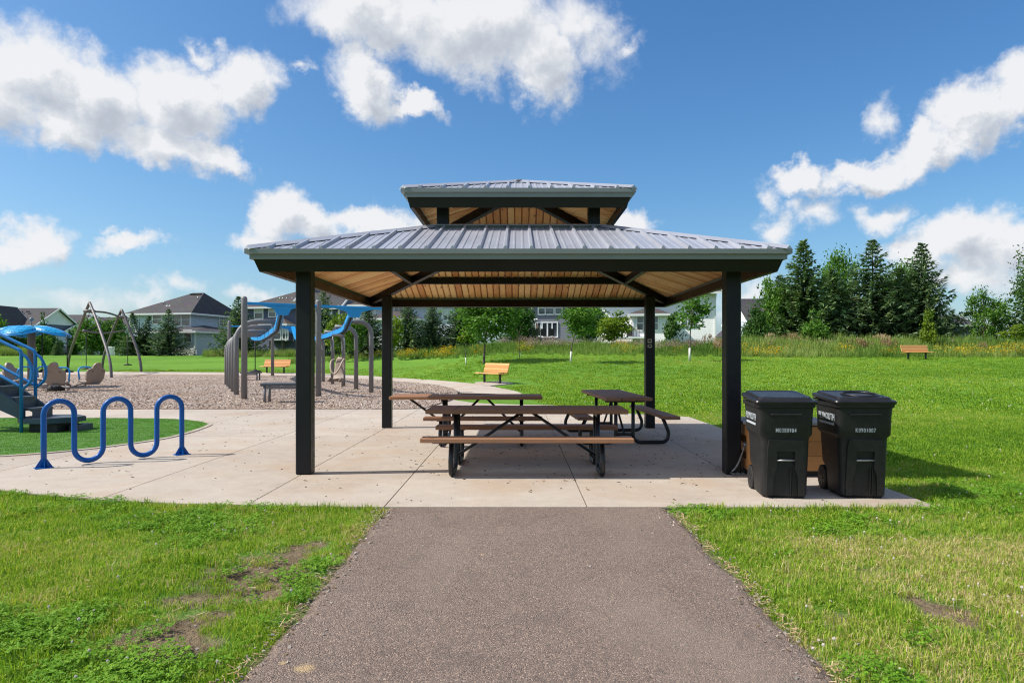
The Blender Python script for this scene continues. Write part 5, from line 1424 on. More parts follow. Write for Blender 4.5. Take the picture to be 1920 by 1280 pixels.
# ------------------------------------------------------------------ PARKED CARS behind the crest
def parked_car(label, loc, rz, c, wagon=True):
    root = empty('parked_car', loc, rz, label, 'car')
    m = paint('car_paint_'+('silver' if wagon else 'dark'), c, .25, .05, 2, metal=.4)
    side = [(-2.25, .35), (-2.28, .85), (-2.1, .98), (-1.95, 1.45), (-1.5, 1.56), (.25, 1.54), (1.05, 1.02), (2.1, .86), (2.28, .62), (2.25, .32)] if wagon else [(-2.3, .35), (-2.32, .9), (-1.6, 1.02), (-.95, 1.42), (.3, 1.42), (1.1, 1.0), (2.15, .85), (2.3, .6), (2.28, .32)]
    b = MB(); Mx_ = Matrix(((1, 0, 0, 0), (0, 0, -1, 0), (0, 1, 0, 0), (0, 0, 0, 1)))
    b.loft([[Vector((x, s*(.90 if z < 1.0 else .90-(z-1.0)*.42), z)) for (x, z) in side] for s in (-1, 1)]); b.build('body', m, root)
    for s in (-1, 1):
        poly = [(-1.8, 1.03), (-1.75, 1.40), (-1.4, 1.48), (.2, 1.46), (.85, 1.03)] if wagon else [(-1.4, 1.04), (-.9, 1.36), (.25, 1.36), (.85, 1.04)]
        b = MB(); b.loft([[Vector((x, s*(.905-(z-1.0)*.42), z)) for (x, z) in poly], [Vector((x, s*(.915-(z-1.0)*.42), z)) for (x, z) in poly]]); b.build('window', M['glass'], root)
        for x in (-1.4, 1.4):
            b = MB(); b.lathe([(.2, -.1), (.33, -.1), (.33, .1), (.2, .1)], 14, (x, s*.82, .33), M=Matrix.Rotation(R(90), 4, 'X')); b.build('wheel', M['rubber'], root)
        b = MB(); b.box((-2.27, s*.68, .86), (.06, .28, .22)); b.build('tail_light', paint('tail_lens', (.45, .02, .02), .3, .05), root)
    b = MB(); b.beam((-2.06, 0, 1.08), (-1.96, 0, 1.40), 1.4, .03, up=(1, 0, 0)); b.build('rear_window', M['glass'], root)
parked_car('silver wagon parked beyond the crest of the far lawn at left', (gx(150, 90), 90, 1.02), R(25), (.35, .38, .42))
parked_car('dark sedan parked right of the silver wagon', (gx(171, 92), 92, .82), R(12), (.03, .03, .04), False)
ub = empty('utility_cabinet', (gx(206, 76), 76, 1.3), 0, 'white utility cabinet beyond the far lawn, left of the spruces', 'cabinet')
b = MB(); b.box((0, 0, .5), (.8, .6, 1.0), bev=.03); b.build('cabinet_body', M['white_trim'], ub)
b = MB(); b.box((0, -.31, .5), (.6, .02, .8)); b.build('door', M['soffit'], ub)

# ------------------------------------------------------------------ TREES
def spruce_mesh(name, seed, mat, h=10.0, rad=2.6, whorls=30, ragged=.25, twin=False):
    rg = random.Random(seed); vs = []; fs = []
    def spray(p, d, ln, wd, nrm):
        s = d.cross(nrm).normalized()*wd*.5
        b = len(vs); vs.extend([p, p+d*ln*.45+s, p+d*ln, p+d*ln*.45-s]); fs.append((b, b+1, b+2, b+3))
    tops = [(0, 0, h, 1.0)] if not twin else [(-.75, 0, h, .62), (.95, .1, h*.93, .6)]
    for (ox, oy, hh, rs) in tops:
        for i in range(whorls):
            z = .03+.955*(i/(whorls-1))**.93
            r = rad*rs*((1-z)**.95)*(1.0 if z > .06 else .85)+.07
            if twin and z < .45: r = rad*(1-z)**.7*.8
            nb = max(6, int(17*(1-z*.5)))
            for k in range(nb):
                a = 2*math.pi*(k+rg.random()*.9)/nb+i*.7
                L = r*(1-ragged+ragged*1.7*rg.random()); lean = rg.uniform(-.05, .02)
                dirn = Vector((math.cos(a), math.sin(a), 0)); base = Vector((ox*z, oy*z, z*hh+rg.uniform(-.08, .08)))
                droop = -.30*(1-z)+.32*z
                n = max(3, int(L/.17))
                for q in range(n):
                    t = (q+.6)/n
                    p = base+dirn*L*t+Vector((0, 0, L*(droop*t+.18*t*t*t*2+lean)))
                    fw = (1-t)*.55+.5
                    for sg in (-1, 1):
                        d = (dirn*rg.uniform(.6, 1.1)+Vector((-dirn.y, dirn.x, 0))*sg*rg.uniform(.35, 1.0)+Vector((0, 0, rg.uniform(-.42, .22)))).normalized()
                        spray(p, d, rg.uniform(.38, .66)*fw*(.42+.58*min(1, L/1.3)), rg.uniform(.14, .25)*(.6+.4*min(1, L/1.3)), Vector((rg.uniform(-.5, .5), rg.uniform(-.5, .5), 1)).normalized())
                    if rg.random() < .9:
                        d = (dirn*.5+Vector((0, 0, -.8 if rg.random() < .6 else .45))).normalized()
                        spray(p, d, rg.uniform(.28, .48)*(.4+.6*min(1, L/1.3)), rg.uniform(.12, .22), Vector((rg.uniform(-1, 1), rg.uniform(-1, 1), .1)).normalized())
                tip = base+dirn*L+Vector((0, 0, L*(droop+.36+lean))); spray(tip-dirn*.1, (dirn+Vector((0, 0, .25))).normalized(), .42*(.4+.6*min(1, L/1.3)), .12, Vector((0, 0, 1)))
        for q in range(16):
            a = rg.random()*6.28; spray(Vector((ox, oy, hh*(.90+.09*q/16))), Vector((math.cos(a)*.5, math.sin(a)*.5, 1.5)).normalized(), .30, .09, Vector((math.sin(a), -math.cos(a), .2)).normalized())
    me = bpy.data.meshes.new(name); me.from_pydata([tuple(v) for v in vs], [], fs); me.materials.append(mat); me.update(); return me
def crown_mesh(name, seed, mat, clusters=70, leaves=70, size=.20, shape='oval', spread=.62, cr=.30):
    """unit crown: radius 1 in x,y, height 2 (z -1..1)"""
    rg = random.Random(seed); vs = []; fs = []; cen = []
    tries = 0
    while len(cen) < clusters and tries < 9000:
        tries += 1
        p = Vector((rg.uniform(-1, 1), rg.uniform(-1, 1), rg.uniform(-1, 1)))
        rr = math.hypot(p.x, p.y)
        lim = {'oval': math.sqrt(max(0, 1-p.z*p.z)), 'vase': max(0, min(1, .35+.65*(p.z+1)/1.4))*math.sqrt(max(0, 1-max(0, p.z)**2.6)), 'cone': (1-p.z)/2*.95+.06, 'round': math.sqrt(max(0, 1-p.z*p.z))}[shape]
        lim *= .78+.34*noise.noise(Vector((p.x*1.7, p.y*1.7, p.z*1.7+seed*3.1)))
        if rr > lim: continue
        if rr < lim*.45 and rg.random() < .55: continue
        cen.append(p*.92)
    for c in cen:
        rc = cr*rg.uniform(.6, 1.2)
        nl = int(leaves*rg.uniform(.6, 1.3))
        for _ in range(nl):
            d = Vector((rg.gauss(0, 1), rg.gauss(0, 1), rg.gauss(0, .75)))*rc*.52
            p = c+d
            n_ = (Vector((rg.gauss(0, 1), rg.gauss(0, 1), rg.gauss(.5, .8)))+d.normalized()*.6).normalized()
            u = n_.cross(Vector((rg.gauss(0, 1), rg.gauss(0, 1), rg.gauss(0, 1)))).normalized(); v = n_.cross(u)
            s = size*rg.uniform(.6, 1.25); b = len(vs)
            vs.extend([p-u*s*.55, p-v*s*.36+u*.05*s, p+u*s*.62, p+v*s*.36]); fs.append((b, b+1, b+2, b+3))
    me = bpy.data.meshes.new(name); me.from_pydata([tuple(v) for v in vs], [], fs); me.materials.append(mat); me.update()
    return me, cen
SPR = [spruce_mesh('spruce_crown', 1, M['needle']), spruce_mesh('spruce_crown', 2, M['needle_blue'], ragged=.32), spruce_mesh('spruce_crown', 3, M['needle'], ragged=.38, whorls=26), spruce_mesh('spruce_crown', 4, M['needle_blue'], whorls=25, ragged=.42)]
TWIN = spruce_mesh('spruce_crown', 5, M['needle'], twin=True, whorls=24, ragged=.5)
def spruce(px, d, top_py, hw_px, var, label, group='spruces round the park', mesh=None):
    x = gx(px, d); z = hz(x, d); h = H+(CY-top_py)*d/F-z; r = hw_px*d/F
    root = empty('spruce_tree', (x, d, z-.15), random.uniform(0, 6.28), label, 'tree', group)
    o = link('crown', mesh or SPR[var], root); o.scale = (r/2.45, r/2.45, (h+.15)/10.35)
    b = MB(); b.lathe([(.05*h*.35+.03, 0), (.03*h*.3, h*.5), (.015, h*.97)], 8); b.build('trunk', M['bark'], root)
    return root
spruce(1506, 56, 444, 78, 0, 'tall dark spruce at the left end of the right hand group, beside the pavilion roof')
spruce(1636, 55.5, 443, 92, 3, 'tallest broad spruce in the middle of the right hand group')
spruce(1728, 55, 449, 74, 1, 'tall spruce at the right end of the group, behind the lawn bench')
spruce(1560, 59, 500, 60, 2, 'shorter spruce half hidden between the two left spruces of the right hand group')
spruce(1462, 60, 512, 66, 1, 'leftmost spruce of the right hand group, behind the leafy flank tree')
spruce(1688, 60, 498, 70, 0, 'spruce half hidden between the tallest broad spruce and the right end spruce')
spruce(1968, 53, 452, 96, 2, 'dark spruce cut by the right edge of the photo')
spruce(690, 58, 572, 52, 1, 'ragged spruce behind the right row of arched posts')
spruce(765, 57, 556, 42, 2, 'spruce just right of the left rear pavilion post')
spruce(811, 58, 560, 36, 1, 'narrow spruce, second from the left rear pavilion post')
spruce(866, 58.5, 552, 46, 0, 'spruce behind the yellow leaved sapling')
spruce(977, 57, 578, 44, 0, 'dark low spruce left of the charcoal house')
spruce(607, 66, 528, 40, 3, 'tall spruce rising behind the front left pavilion post')
spruce(447, 69, 552, 46, 2, 'spruce behind the left row of arched posts')
spruce(316, 71, 576, 40, 3, 'full spruce standing before the grey blue house')
spruce(262, 71.5, 584, 42, 0, 'twin topped ragged spruce before the grey blue house', mesh=TWIN)
spruce(108, 74, 632, 11, 0, 'small young spruce on the far lawn near the blue canopy')
CR = {}
def crown(kind, seed, mat, **k):
    key = (kind, seed, mat)
    if key not in CR: CR[key] = crown_mesh('leaf_crown', seed, M[mat], **k)
    return CR[key]
def leafy(px, d, top, bot, hw, mat, label, shape='oval', seed=1, trunk_r=.09, lean=0.0, wrap=0.0, clusters=70, leaves=70, size=.2, cr=.30, group='broadleaf trees round the park', base_px=None, name='broadleaf_tree'):
    bx_ = gx(base_px if base_px is not None else px, d); z0 = hz(bx_, d)
    x = gx(px, d); zt_, zb_ = H+(CY-top)*d/F, H+(CY-bot)*d/F; r = hw*d/F; hh = (zt_-zb_)/2
    root = empty(name, (bx_, d, z0-.05), 0, label, 'tree', group)
    me, cen = crown(shape, seed, mat, shape=shape, clusters=clusters, leaves=leaves, size=size/max(.6, (r+hh)/2), cr=cr)
    off = Vector((x-bx_, 0, (zt_+zb_)/2-z0+.05))
    me2 = me
    o = link('crown', me2, root, off); o.scale = (r, r, hh); o.rotation_euler = (0, 0, random.uniform(0, 6.28))
    b = MB(); top_p = Vector((off.x, 0, off.z+hh*.35)); wob = [Vector((0, 0, 0)), Vector((off.x*.08+random.uniform(-.04, .04), 0, max(.3, (off.z-hh)*.5))), Vector((off.x*.3, random.uniform(-.05, .05), max(.5, off.z-hh*.9))), top_p]
    b.tube(spline(wob, 5), trunk_r, 8, r2=trunk_r*.3)
    rz = Matrix.Rotation(o.rotation_euler.z, 3, 'Z'); rg = random.Random(seed)
    for c in rg.sample(cen, min(14, len(cen))):
        e = off+rz @ Vector((c.x*r, c.y*r, 0))+Vector((0, 0, c.z*hh)); st_ = Vector((off.x*.7, 0, max(.3, min(e.z-.1, off.z-hh*.8+rg.random()*hh))))
        b.tube([st_, st_.lerp(e, .5)+Vector((0, 0, .06*hh)), e], trunk_r*.36, 5, r2=trunk_r*.10)
    b.build('trunk', M['bark'], root)
    if wrap > 0:
        b = MB(); b.tube([wob[0], wob[0].lerp(wob[1], min(1, wrap/max(.3, wob[1].z)))], trunk_r*1.12, 10, r2=trunk_r*1.02); b.build('trunk_wrap', M['white_wrap'], root)
    return root
# saplings and trees on and behind the lawn, seen under the pavilion
leafy(917, 40, 540, 640, 72, 'leaf', 'largest leafy tree on the lawn under the pavilion, with a bare grey trunk', 'oval', 1, .085, clusters=80, leaves=80, size=.17, base_px=907)
leafy(874, 41.5, 616, 648, 20, 'leaf_lime', 'small yellowing sapling with white trunk wrap, left of the largest lawn tree', 'round', 2, .035, wrap=.5, clusters=26, leaves=36, size=.13)
leafy(1090, 38.5, 566, 636, 50, 'leaf', 'young tree with white wrapped trunk in the middle of the lawn', 'vase', 3, .05, wrap=.72, clusters=46, leaves=60, size=.15, base_px=1070)
leafy(1298, 39.5, 541, 626, 56, 'leaf', 'open crowned young tree with white wrapped trunk right of the rear post', 'vase', 4, .06, wrap=.85, clusters=38, leaves=42, size=.16, cr=.24, base_px=1293)
leafy(1150, 52, 583, 642, 40, 'leaf_lime', 'yellow green bushy tree in front of the white house', 'oval', 5, .06, clusters=50, leaves=50, size=.19)
leafy(1262, 51, 574, 634, 25, 'leaf_dark', 'narrow dark leaved tree before the bay window of the white house', 'cone', 6, .06, clusters=36, leaves=44, size=.17)
leafy(1106, 57, 570, 640, 38, 'leaf_dark', 'dark tree between the charcoal house and the white house', 'oval', 7, .08, clusters=60, leaves=60, size=.2)
leafy(970, 55, 560, 640, 36, 'leaf_dark', 'dark leafy tree between the largest lawn tree and the charcoal house', 'oval', 8, .08, clusters=60, leaves=60, size=.2)
leafy(737, 51, 590, 650, 22, 'leaf_lime', 'lime leaved small tree beside the left rear pavilion post', 'oval', 9, .05, clusters=34, leaves=44, size=.17)
leafy(636, 52, 584, 660, 34, 'leaf_lime', 'yellow green tree behind the bucket swing', 'oval', 10, .05, clusters=44, leaves=44, size=.18)
leafy(665, 54, 600, 660, 30, 'leaf', 'mid green bush tree behind the right row of arched posts', 'oval', 11, .05, clusters=44, leaves=50, size=.18)
leafy(985, 43, 648, 660, 12, 'leaf_lime', 'tiny staked sapling with a tuft of yellow leaves', 'round', 12, .02, wrap=.35, clusters=10, leaves=30, size=.10, base_px=975)
# right hand side
leafy(1576, 61, 466, 640, 52, 'leaf', 'tall maple between the two leftmost tall spruces at right', 'oval', 13, .2, clusters=100, leaves=110, size=.2)
leafy(1686, 61, 492, 640, 56, 'leaf', 'maple between the middle and right spruces', 'oval', 14, .2, clusters=100, leaves=110, size=.2)
leafy(1418, 54, 556, 645, 34, 'leaf_dark', 'dark upright tree right of the front right pavilion post', 'cone', 15, .08, clusters=60, leaves=50, size=.2)
leafy(1452, 57, 518, 645, 40, 'leaf', 'leafy tree at the left flank of the right hand spruces', 'oval', 16, .12, clusters=64, leaves=60, size=.24)
leafy(1524, 50, 574, 640, 34, 'leaf', 'fresh green low tree in front of the left tall spruce', 'cone', 17, .06, clusters=60, leaves=60, size=.18)
leafy(1742, 47.5, 580, 640, 19, 'leaf_lime', 'slim lime green sapling behind the lawn bench', 'cone', 18, .04, clusters=40, leaves=50, size=.15)
leafy(1846, 52, 540, 652, 43, 'leaf', 'open maple at right between the dark house and the frame edge', 'oval', 19, .13, clusters=64, leaves=90, size=.15, cr=.25)
leafy(1978, 49, 428, 645, 88, 'leaf_dark', 'big dark tree cut by the right edge of the photo', 'oval', 20, .2, clusters=120, leaves=130, size=.17, cr=.24)
leafy(1905, 44, 606, 640, 28, 'leaf_lime', 'yellow green sapling on a thin trunk at the right edge', 'round', 21, .025, clusters=26, leaves=40, size=.13)
# far left
leafy(172, 84, 594, 668, 30, 'leaf', 'green maple behind the left foot of the arch swing', 'oval', 22, .15, clusters=70, leaves=60, size=.3)
leafy(212, 86, 597, 668, 26, 'leaf', 'maple beside the grey blue house, behind the arch swing', 'oval', 23, .15, clusters=70, leaves=60, size=.3)
leafy(80, 88, 586, 668, 14, 'leaf_dark', 'dark tall tree between two far houses at left', 'cone', 24, .12, clusters=60, leaves=50, size=.3)
leafy(22, 78, 618, 672, 34, 'leaf_dark', 'dark bushy tree left of the canopy pole', 'oval', 25, .1, clusters=60, leaves=60, size=.3)
leafy(70, 82, 620, 670, 26, 'leaf', 'leafy bush tree right behind the canopy pole', 'oval', 26, .1, clusters=50, leaves=60, size=.28)
leafy(-12, 80, 590, 672, 26, 'leaf', 'light green tree before the leftmost far house', 'oval', 27, .1, clusters=50, leaves=60, size=.28)
leafy(95, 86, 628, 670, 22, 'leaf_dark', 'low dark tree before the far charcoal roofed house', 'oval', 28, .1, clusters=50, leaves=50, size=.28)
leafy(140, 88, 612, 668, 14, 'leaf_dark', 'dark purple green tree beside the silver wagon', 'oval', 29, .1, clusters=40, leaves=50, size=.28)
# bare staked stick
st_ = empty('dead_sapling', (gx(974, 42), 42, hz(gx(974, 42), 42)), 0, 'thin bare dead sapling before the dark spruce', 'tree')
b = MB(); b.tube([(0, 0, 0), (.03, 0, .8), (-.02, 0, 1.5), (.12, 0, 1.95)], .025, 6, r2=.01); b.tube([(-.02, 0, 1.45), (-.16, 0, 1.75)], .012, 5); b.tube([(0, 0, 1.2), (.14, 0, 1.5)], .010, 5); b.build('stem', M['bark'], st_)

# ------------------------------------------------------------------ SCATTERED GROUND COVER (stuff)
def proto_collection(name, objs):
    c = bpy.data.collections.new(name)
    for o in objs: c.objects.link(o)
    return c
def proto(name, me): return bpy.data.objects.new(name, me)
def scatter(name, pts, coll, realize=False):
    """pts: (x,y,z, rx,ry,rz, scale, idx, tint); instances of a collection's members on a point mesh"""
    me = bpy.data.meshes.new(name); n = len(pts); me.vertices.add(n)
    me.vertices.foreach_set('co', [c for p in pts for c in p[:3]])
    for nm, typ in (('rot', 'FLOAT_VECTOR'), ('scl', 'FLOAT'), ('idx', 'INT'), ('tint', 'FLOAT')): me.attributes.new(nm, typ, 'POINT')
    me.attributes['rot'].data.foreach_set('vector', [c for p in pts for c in p[3:6]])
    me.attributes['scl'].data.foreach_set('value', [p[6] for p in pts])
    me.attributes['idx'].data.foreach_set('value', [p[7] for p in pts])
    me.attributes['tint'].data.foreach_set('value', [p[8] for p in pts])
    o = link(name, me); tag(o, kind='stuff')
    g = bpy.data.node_groups.new('scatter_'+name, 'GeometryNodeTree')
    g.interface.new_socket('Geometry', in_out='INPUT', socket_type='NodeSocketGeometry'); g.interface.new_socket('Geometry', in_out='OUTPUT', socket_type='NodeSocketGeometry')
    nd, lk = g.nodes, g.links
    gi, go = nd.new('NodeGroupInput'), nd.new('NodeGroupOutput')
    ci = nd.new('GeometryNodeCollectionInfo'); ci.inputs['Collection'].default_value = coll; ci.inputs['Separate Children'].default_value = True; ci.inputs['Reset Children'].default_value = True
    ip = nd.new('GeometryNodeInstanceOnPoints'); ip.inputs['Pick Instance'].default_value = True
    def attr(nm, typ):
        a = nd.new('GeometryNodeInputNamedAttribute'); a.data_type = typ; a.inputs['Name'].default_value = nm; return a.outputs['Attribute']
    e2r = nd.new('FunctionNodeEulerToRotation')
    lk.new(attr('rot', 'FLOAT_VECTOR'), e2r.inputs[0])
    lk.new(gi.outputs[0], ip.inputs['Points']); lk.new(ci.outputs[0], ip.inputs['Instance']); lk.new(attr('idx', 'INT'), ip.inputs['Instance Index'])
    lk.new(e2r.outputs[0], ip.inputs['Rotation']); lk.new(attr('scl', 'FLOAT'), ip.inputs['Scale'])
    lk.new(ip.outputs[0], go.inputs[0])
    m = o.modifiers.new('scatter', 'NODES'); m.node_group = g
    return o
def blade_clump(seed, n, rad, h0, h1, w, lean=.55, mat='grass', curl=.35):
    rg = random.Random(seed); vs = []; fs = []
    for _ in range(n):
        r_ = rad*math.sqrt(rg.random()); a = rg.random()*6.283; p = Vector((r_*math.cos(a), r_*math.sin(a), -.01))
        h = rg.uniform(h0, h1); az = rg.random()*6.283; d = Vector((math.cos(az), math.sin(az), 0)); s = Vector((-d.y, d.x, 0)); s = Matrix.Rotation(rg.uniform(-.8, .8), 3, 'Z') @ s
        l = rg.random()**1.3*lean; q1 = p+Vector((0, 0, h*.55))+d*l*h*.4; q2 = p+Vector((0, 0, h*(1-curl*l)))+d*l*h*1.15
        ww = w*rg.uniform(.7, 1.3)*.5; b = len(vs)
        vs.extend([p-s*ww, p+s*ww, q1+s*ww*.85, q1-s*ww*.85, q2]); fs.append((b, b+1, b+2, b+3)); fs.append((b+3, b+2, b+4))
    me = bpy.data.meshes.new('grass_clump'); me.from_pydata([tuple(v) for v in vs], [], fs); me.materials.append(M[mat]); return me
def clover_clump(seed, n, rad):
    rg = random.Random(seed); vs = []; fs = []
    for _ in range(n):
        r_ = rad*math.sqrt(rg.random()); a = rg.random()*6.283; c = Vector((r_*math.cos(a), r_*math.sin(a), rg.uniform(.015, .05)))
        n_ = Vector((rg.gauss(0, .35), rg.gauss(0, .35), 1)).normalized(); a0 = rg.random()*6.28; s = rg.uniform(.0075, .0135)
        u0 = n_.orthogonal().normalized(); v0 = n_.cross(u0)
        for k in range(3):
            an = a0+k*2.094; u = u0*math.cos(an)+v0*math.sin(an); v = n_.cross(u); b = len(vs)
            vs.extend([c, c+u*s*.7+v*s*.55, c+u*s*1.25+n_*.002, c+u*s*.7-v*s*.55]); fs.append((b, b+1, b+2, b+3))
    me = bpy.data.meshes.new('clover_clump'); me.from_pydata([tuple(v) for v in vs], [], fs); me.materials.append(M['clover']); return me
rg = random.Random(77)
near = proto_collection('near_grass_kinds', [proto('kind_%02d' % i, blade_clump(i, 64, .09, .022, .062, .0046, .95, curl=.5)) for i in range(6)]
    + [proto('kind_%02d' % (6+i), blade_clump(20+i, 44, .07, .04, .105, .0052, .95)) for i in range(3)]
    + [proto('kind_%02d' % (9+i), clover_clump(40+i, 52, .095)) for i in range(3)])
def patch(x, y, f, s): return noise.fractal(Vector((x*f, y*f, s)), 1.0, 2.0, 3)
def on_paved(x, y):
    """plaza / path footprint in the foreground, with a ragged lip"""
    if y > 6.44+.035*noise.noise(Vector((x*4, y*4, 1))) and x > -2.2: return -20 < x < 3.99
    e = .05*noise.noise(Vector((x*3, y*5, 5)))
    if -1.25+e < x < 1.43+e: return True
    if x <= -2.2:
        fx = [(-30, 11.5), (-16, 10.4), (-9, 8.6)]+[(p.x, p.y) for p in front[::-1]]+[(-1.6, 6.44)]
        for i in range(len(fx)-1):
            if fx[i][0] <= x <= fx[i+1][0]:
                t = (x-fx[i][0])/(fx[i+1][0]-fx[i][0]); return y > fx[i][1]+(fx[i+1][1]-fx[i][1])*t-.02+.04*noise.noise(Vector((x*6, y*6, 2)))
    return False
pts = []; flowers = []; dry_pts = []
step = .064
y = 2.55
while y < 8.7:
    xmax = 1.0+y*.80
    x = -xmax
    stp = step*(1+max(0, y-4.2)*.16)
    while x < xmax:
        px_, py_ = x+rg.uniform(-.5, .5)*stp, y+rg.uniform(-.5, .5)*stp
        x += stp
        if on_paved(px_, py_): continue
        if py_ > 6.5 and px_ > 3.9 and px_ < 4.02: continue
        s = soil_amount(px_, py_)
        tuft_ok = noise.noise(Vector((px_*6.5, py_*6.5, 33))) > .14
        if rg.random() < min(.93, s*1.5) and not (tuft_ok and rg.random() < .7): continue
        cl = patch(px_, py_, .75, 4.4)+.25*patch(px_, py_, 2.2, 8.0)
        dr = patch(px_, py_, .55, 14.1)*.8+.4*patch(px_, py_, 1.7, 2.0)+(.32 if px_ > 1.6 and py_ < 5.4 else -.06)
        dr += .35*s
        if px_ < -3.6 and py_ < 5.0: cl += .22
        if px_ < -1.6 and py_ < 3.9 and px_ > -3.0: cl += .3
        if py_ > 5.8: dr -= .18
        edge = (6.42-py_ < .12 and py_ < 6.46 and abs(px_) < 5.5)
        tint = .42+.24*patch(px_, py_, 1.1, 7.7)+.55*max(0, dr-.05)+rg.uniform(-.12, .12)
        if rg.random() < .10+.25*max(0, dr): tint += .34
        if cl > .05 and dr < .45 and rg.random() < min(.62, (cl-.02)*1.5):
            idx = 9+rg.randrange(3); sc_ = rg.uniform(.8, 1.15); tint = .45+.3*rg.random()+.2*patch(px_, py_, 1.3, 1.0)
        else:
            tuft = noise.noise(Vector((px_*4.5, py_*4.5, 21)))
            idx = 6+rg.randrange(3) if (tuft > .38 or edge) else rg.randrange(6); sc_ = rg.uniform(.75, 1.1)*(1-.35*s)
            if edge: sc_ *= 1.0
        pts.append((px_, py_, -.014-.015*s, rg.uniform(-.15, .15), rg.uniform(-.15, .15), rg.uniform(0, 6.28), sc_, idx, max(.02, min(1, tint))))
        fl = .055 if cl > .10 else .012
        if edge or (5.5 < py_ < 6.4 and px_ > 2): fl += .02
        if rg.random() < fl: flowers.append((px_, py_, .036+rg.uniform(-.012, .018), rg.uniform(-.4, .4), rg.uniform(-.4, .4), 0, rg.uniform(.5, .85), 0, rg.random()))
    y += stp
scatter('foreground_grass', pts, near)
fb = MB()
for i in range(16):
    th = math.acos(1-1.7*(i+.5)/16); ph = i*2.4; d = Vector((math.sin(th)*math.cos(ph), math.sin(th)*math.sin(ph), math.cos(th)))
    fb.beam(d*.003, d*.0105, .0042, .0042)
fb.tube([(0, 0, -.06), (0, 0, 0)], .001, 4)
fl_me = fb.mesh('clover_flower', M['clover_flower'])
# the lawn to the right and behind : bigger clumps with distance
mid = proto_collection('mid_grass_kinds', [proto('kind_%02d' % i, blade_clump(60+i, 80, .15, .022, .055, .008, .95)) for i in range(5)])
far_c = proto_collection('far_grass_kinds', [proto('kind_%02d' % i, blade_clump(80+i, 70, .34, .03, .075, .020, .85)) for i in range(4)])
OUTL = [(p.x, p.y) for p in OUT]
def in_lawn(x, y):
    if y < 15.8: return x > 4.03
    if y < 16.5 and x < 2.2+(16.5-y)*2.6: return False
    # right of the outer border of the walk
    for i in range(len(OUTL)-1):
        (x0, y0), (x1, y1) = OUTL[i], OUTL[i+1]
        if y0 <= y <= y1:
            t = (y-y0)/max(1e-6, y1-y0); return x > x0+(x1-x0)*t+.10
    return True
def lawn_tint(x, y):
    return .34+.26*patch(x, y, .16, 3.3)+.16*patch(x, y, .6, 9.0)+rg.uniform(-.10, .10)
pts = []; y = 6.5
while y < 17.5:
    stp = .125*(1+max(0, y-8)*.05); x = 4.0
    while x < 1.5+y*.80:
        a, b_ = x+rg.uniform(-.5, .5)*stp, y+rg.uniform(-.5, .5)*stp; x += stp
        if b_ < 8.7 and a < 1.0+b_*.80 and b_ < 8.6: continue
        if not in_lawn(a, b_): continue
        t = lawn_tint(a, b_)
        if rg.random() < .07: t += .25
        pts.append((a, b_, hz(a, b_)-.02, rg.uniform(-.15, .15), rg.uniform(-.15, .15), rg.uniform(0, 6.28), rg.uniform(.75, 1.1), rg.randrange(5), max(.05, min(1, t))))
        if rg.random() < .010: flowers.append((a, b_, hz(a, b_)+.045, 0, 0, 0, .9, 0, rg.random()))
    y += stp
y = 14.5
while y < 17.5:                                     # strip behind the slab
    x = -2
    while x < 4.2:
        a, b_ = x+rg.uniform(-.07, .07), y+rg.uniform(-.07, .07); x += .14
        if a < 4.03 and in_lawn(a, b_) and b_ > 15.8: pts.append((a, b_, hz(a, b_)-.02, 0, 0, rg.uniform(0, 6.28), rg.uniform(.75, 1.1), rg.randrange(5), max(.05, min(1, lawn_tint(a, b_)))))
    y += .14
scatter('side_lawn_grass', pts, mid)
turfc = proto_collection('turf_kinds', [proto('kind_%02d' % i, blade_clump(160+i, 60, .11, .018, .034, .007, .8, 'turf_blade')) for i in range(3)])
def in_poly(x, y, P):
    c = False; j = len(P)-1
    for i in range(len(P)):
        if (P[i].y > y) != (P[j].y > y) and x < (P[j].x-P[i].x)*(y-P[i].y)/(P[j].y-P[i].y)+P[i].x: c = not c
        j = i
    return c
pts = []; y = 9.0
while y < 15.6:
    x = -11.5
    while x < -4.5:
        a, b_ = x+rg.uniform(-.06, .06), y+rg.uniform(-.06, .06); x += .115
        if in_poly(a, b_, TP): pts.append((a, b_, .008, 0, 0, rg.uniform(0, 6.28), rg.uniform(.8, 1.1), rg.randrange(3), .45+.25*patch(a, b_, .8, 2.0)+rg.uniform(-.15, .15)))
    y += .115
scatter('turf_fibres', pts, turfc)
pts = []; y = 17.0
while y < 46:
    stp = .30*(1+max(0, y-18)*.025); x = -26.0 if y > 30 else -4.0
    while x < 2+y*.82:
        a, b_ = x+rg.uniform(-.5, .5)*stp, y+rg.uniform(-.5, .5)*stp; x += stp
        if not in_lawn(a, b_): continue
        if any((a-p.x)**2+(b_-p.y)**2 < 1.2 for p in pad): continue
        pts.append((a, b_, hz(a, b_)-.025, rg.uniform(-.12, .12), rg.uniform(-.12, .12), rg.uniform(0, 6.28), rg.uniform(.75, 1.1), rg.randrange(4), max(.05, min(1, lawn_tint(a, b_)))))
        if b_ < 26 and rg.random() < .05: flowers.append((a, b_, hz(a, b_)+.07, 0, 0, 0, 1.5, 0, rg.random()))
    y += stp
scatter('far_lawn_grass', pts, far_c)
scatter('clover_flowers', flowers, proto_collection('flower_kinds', [proto('kind_00', fl_me)]))
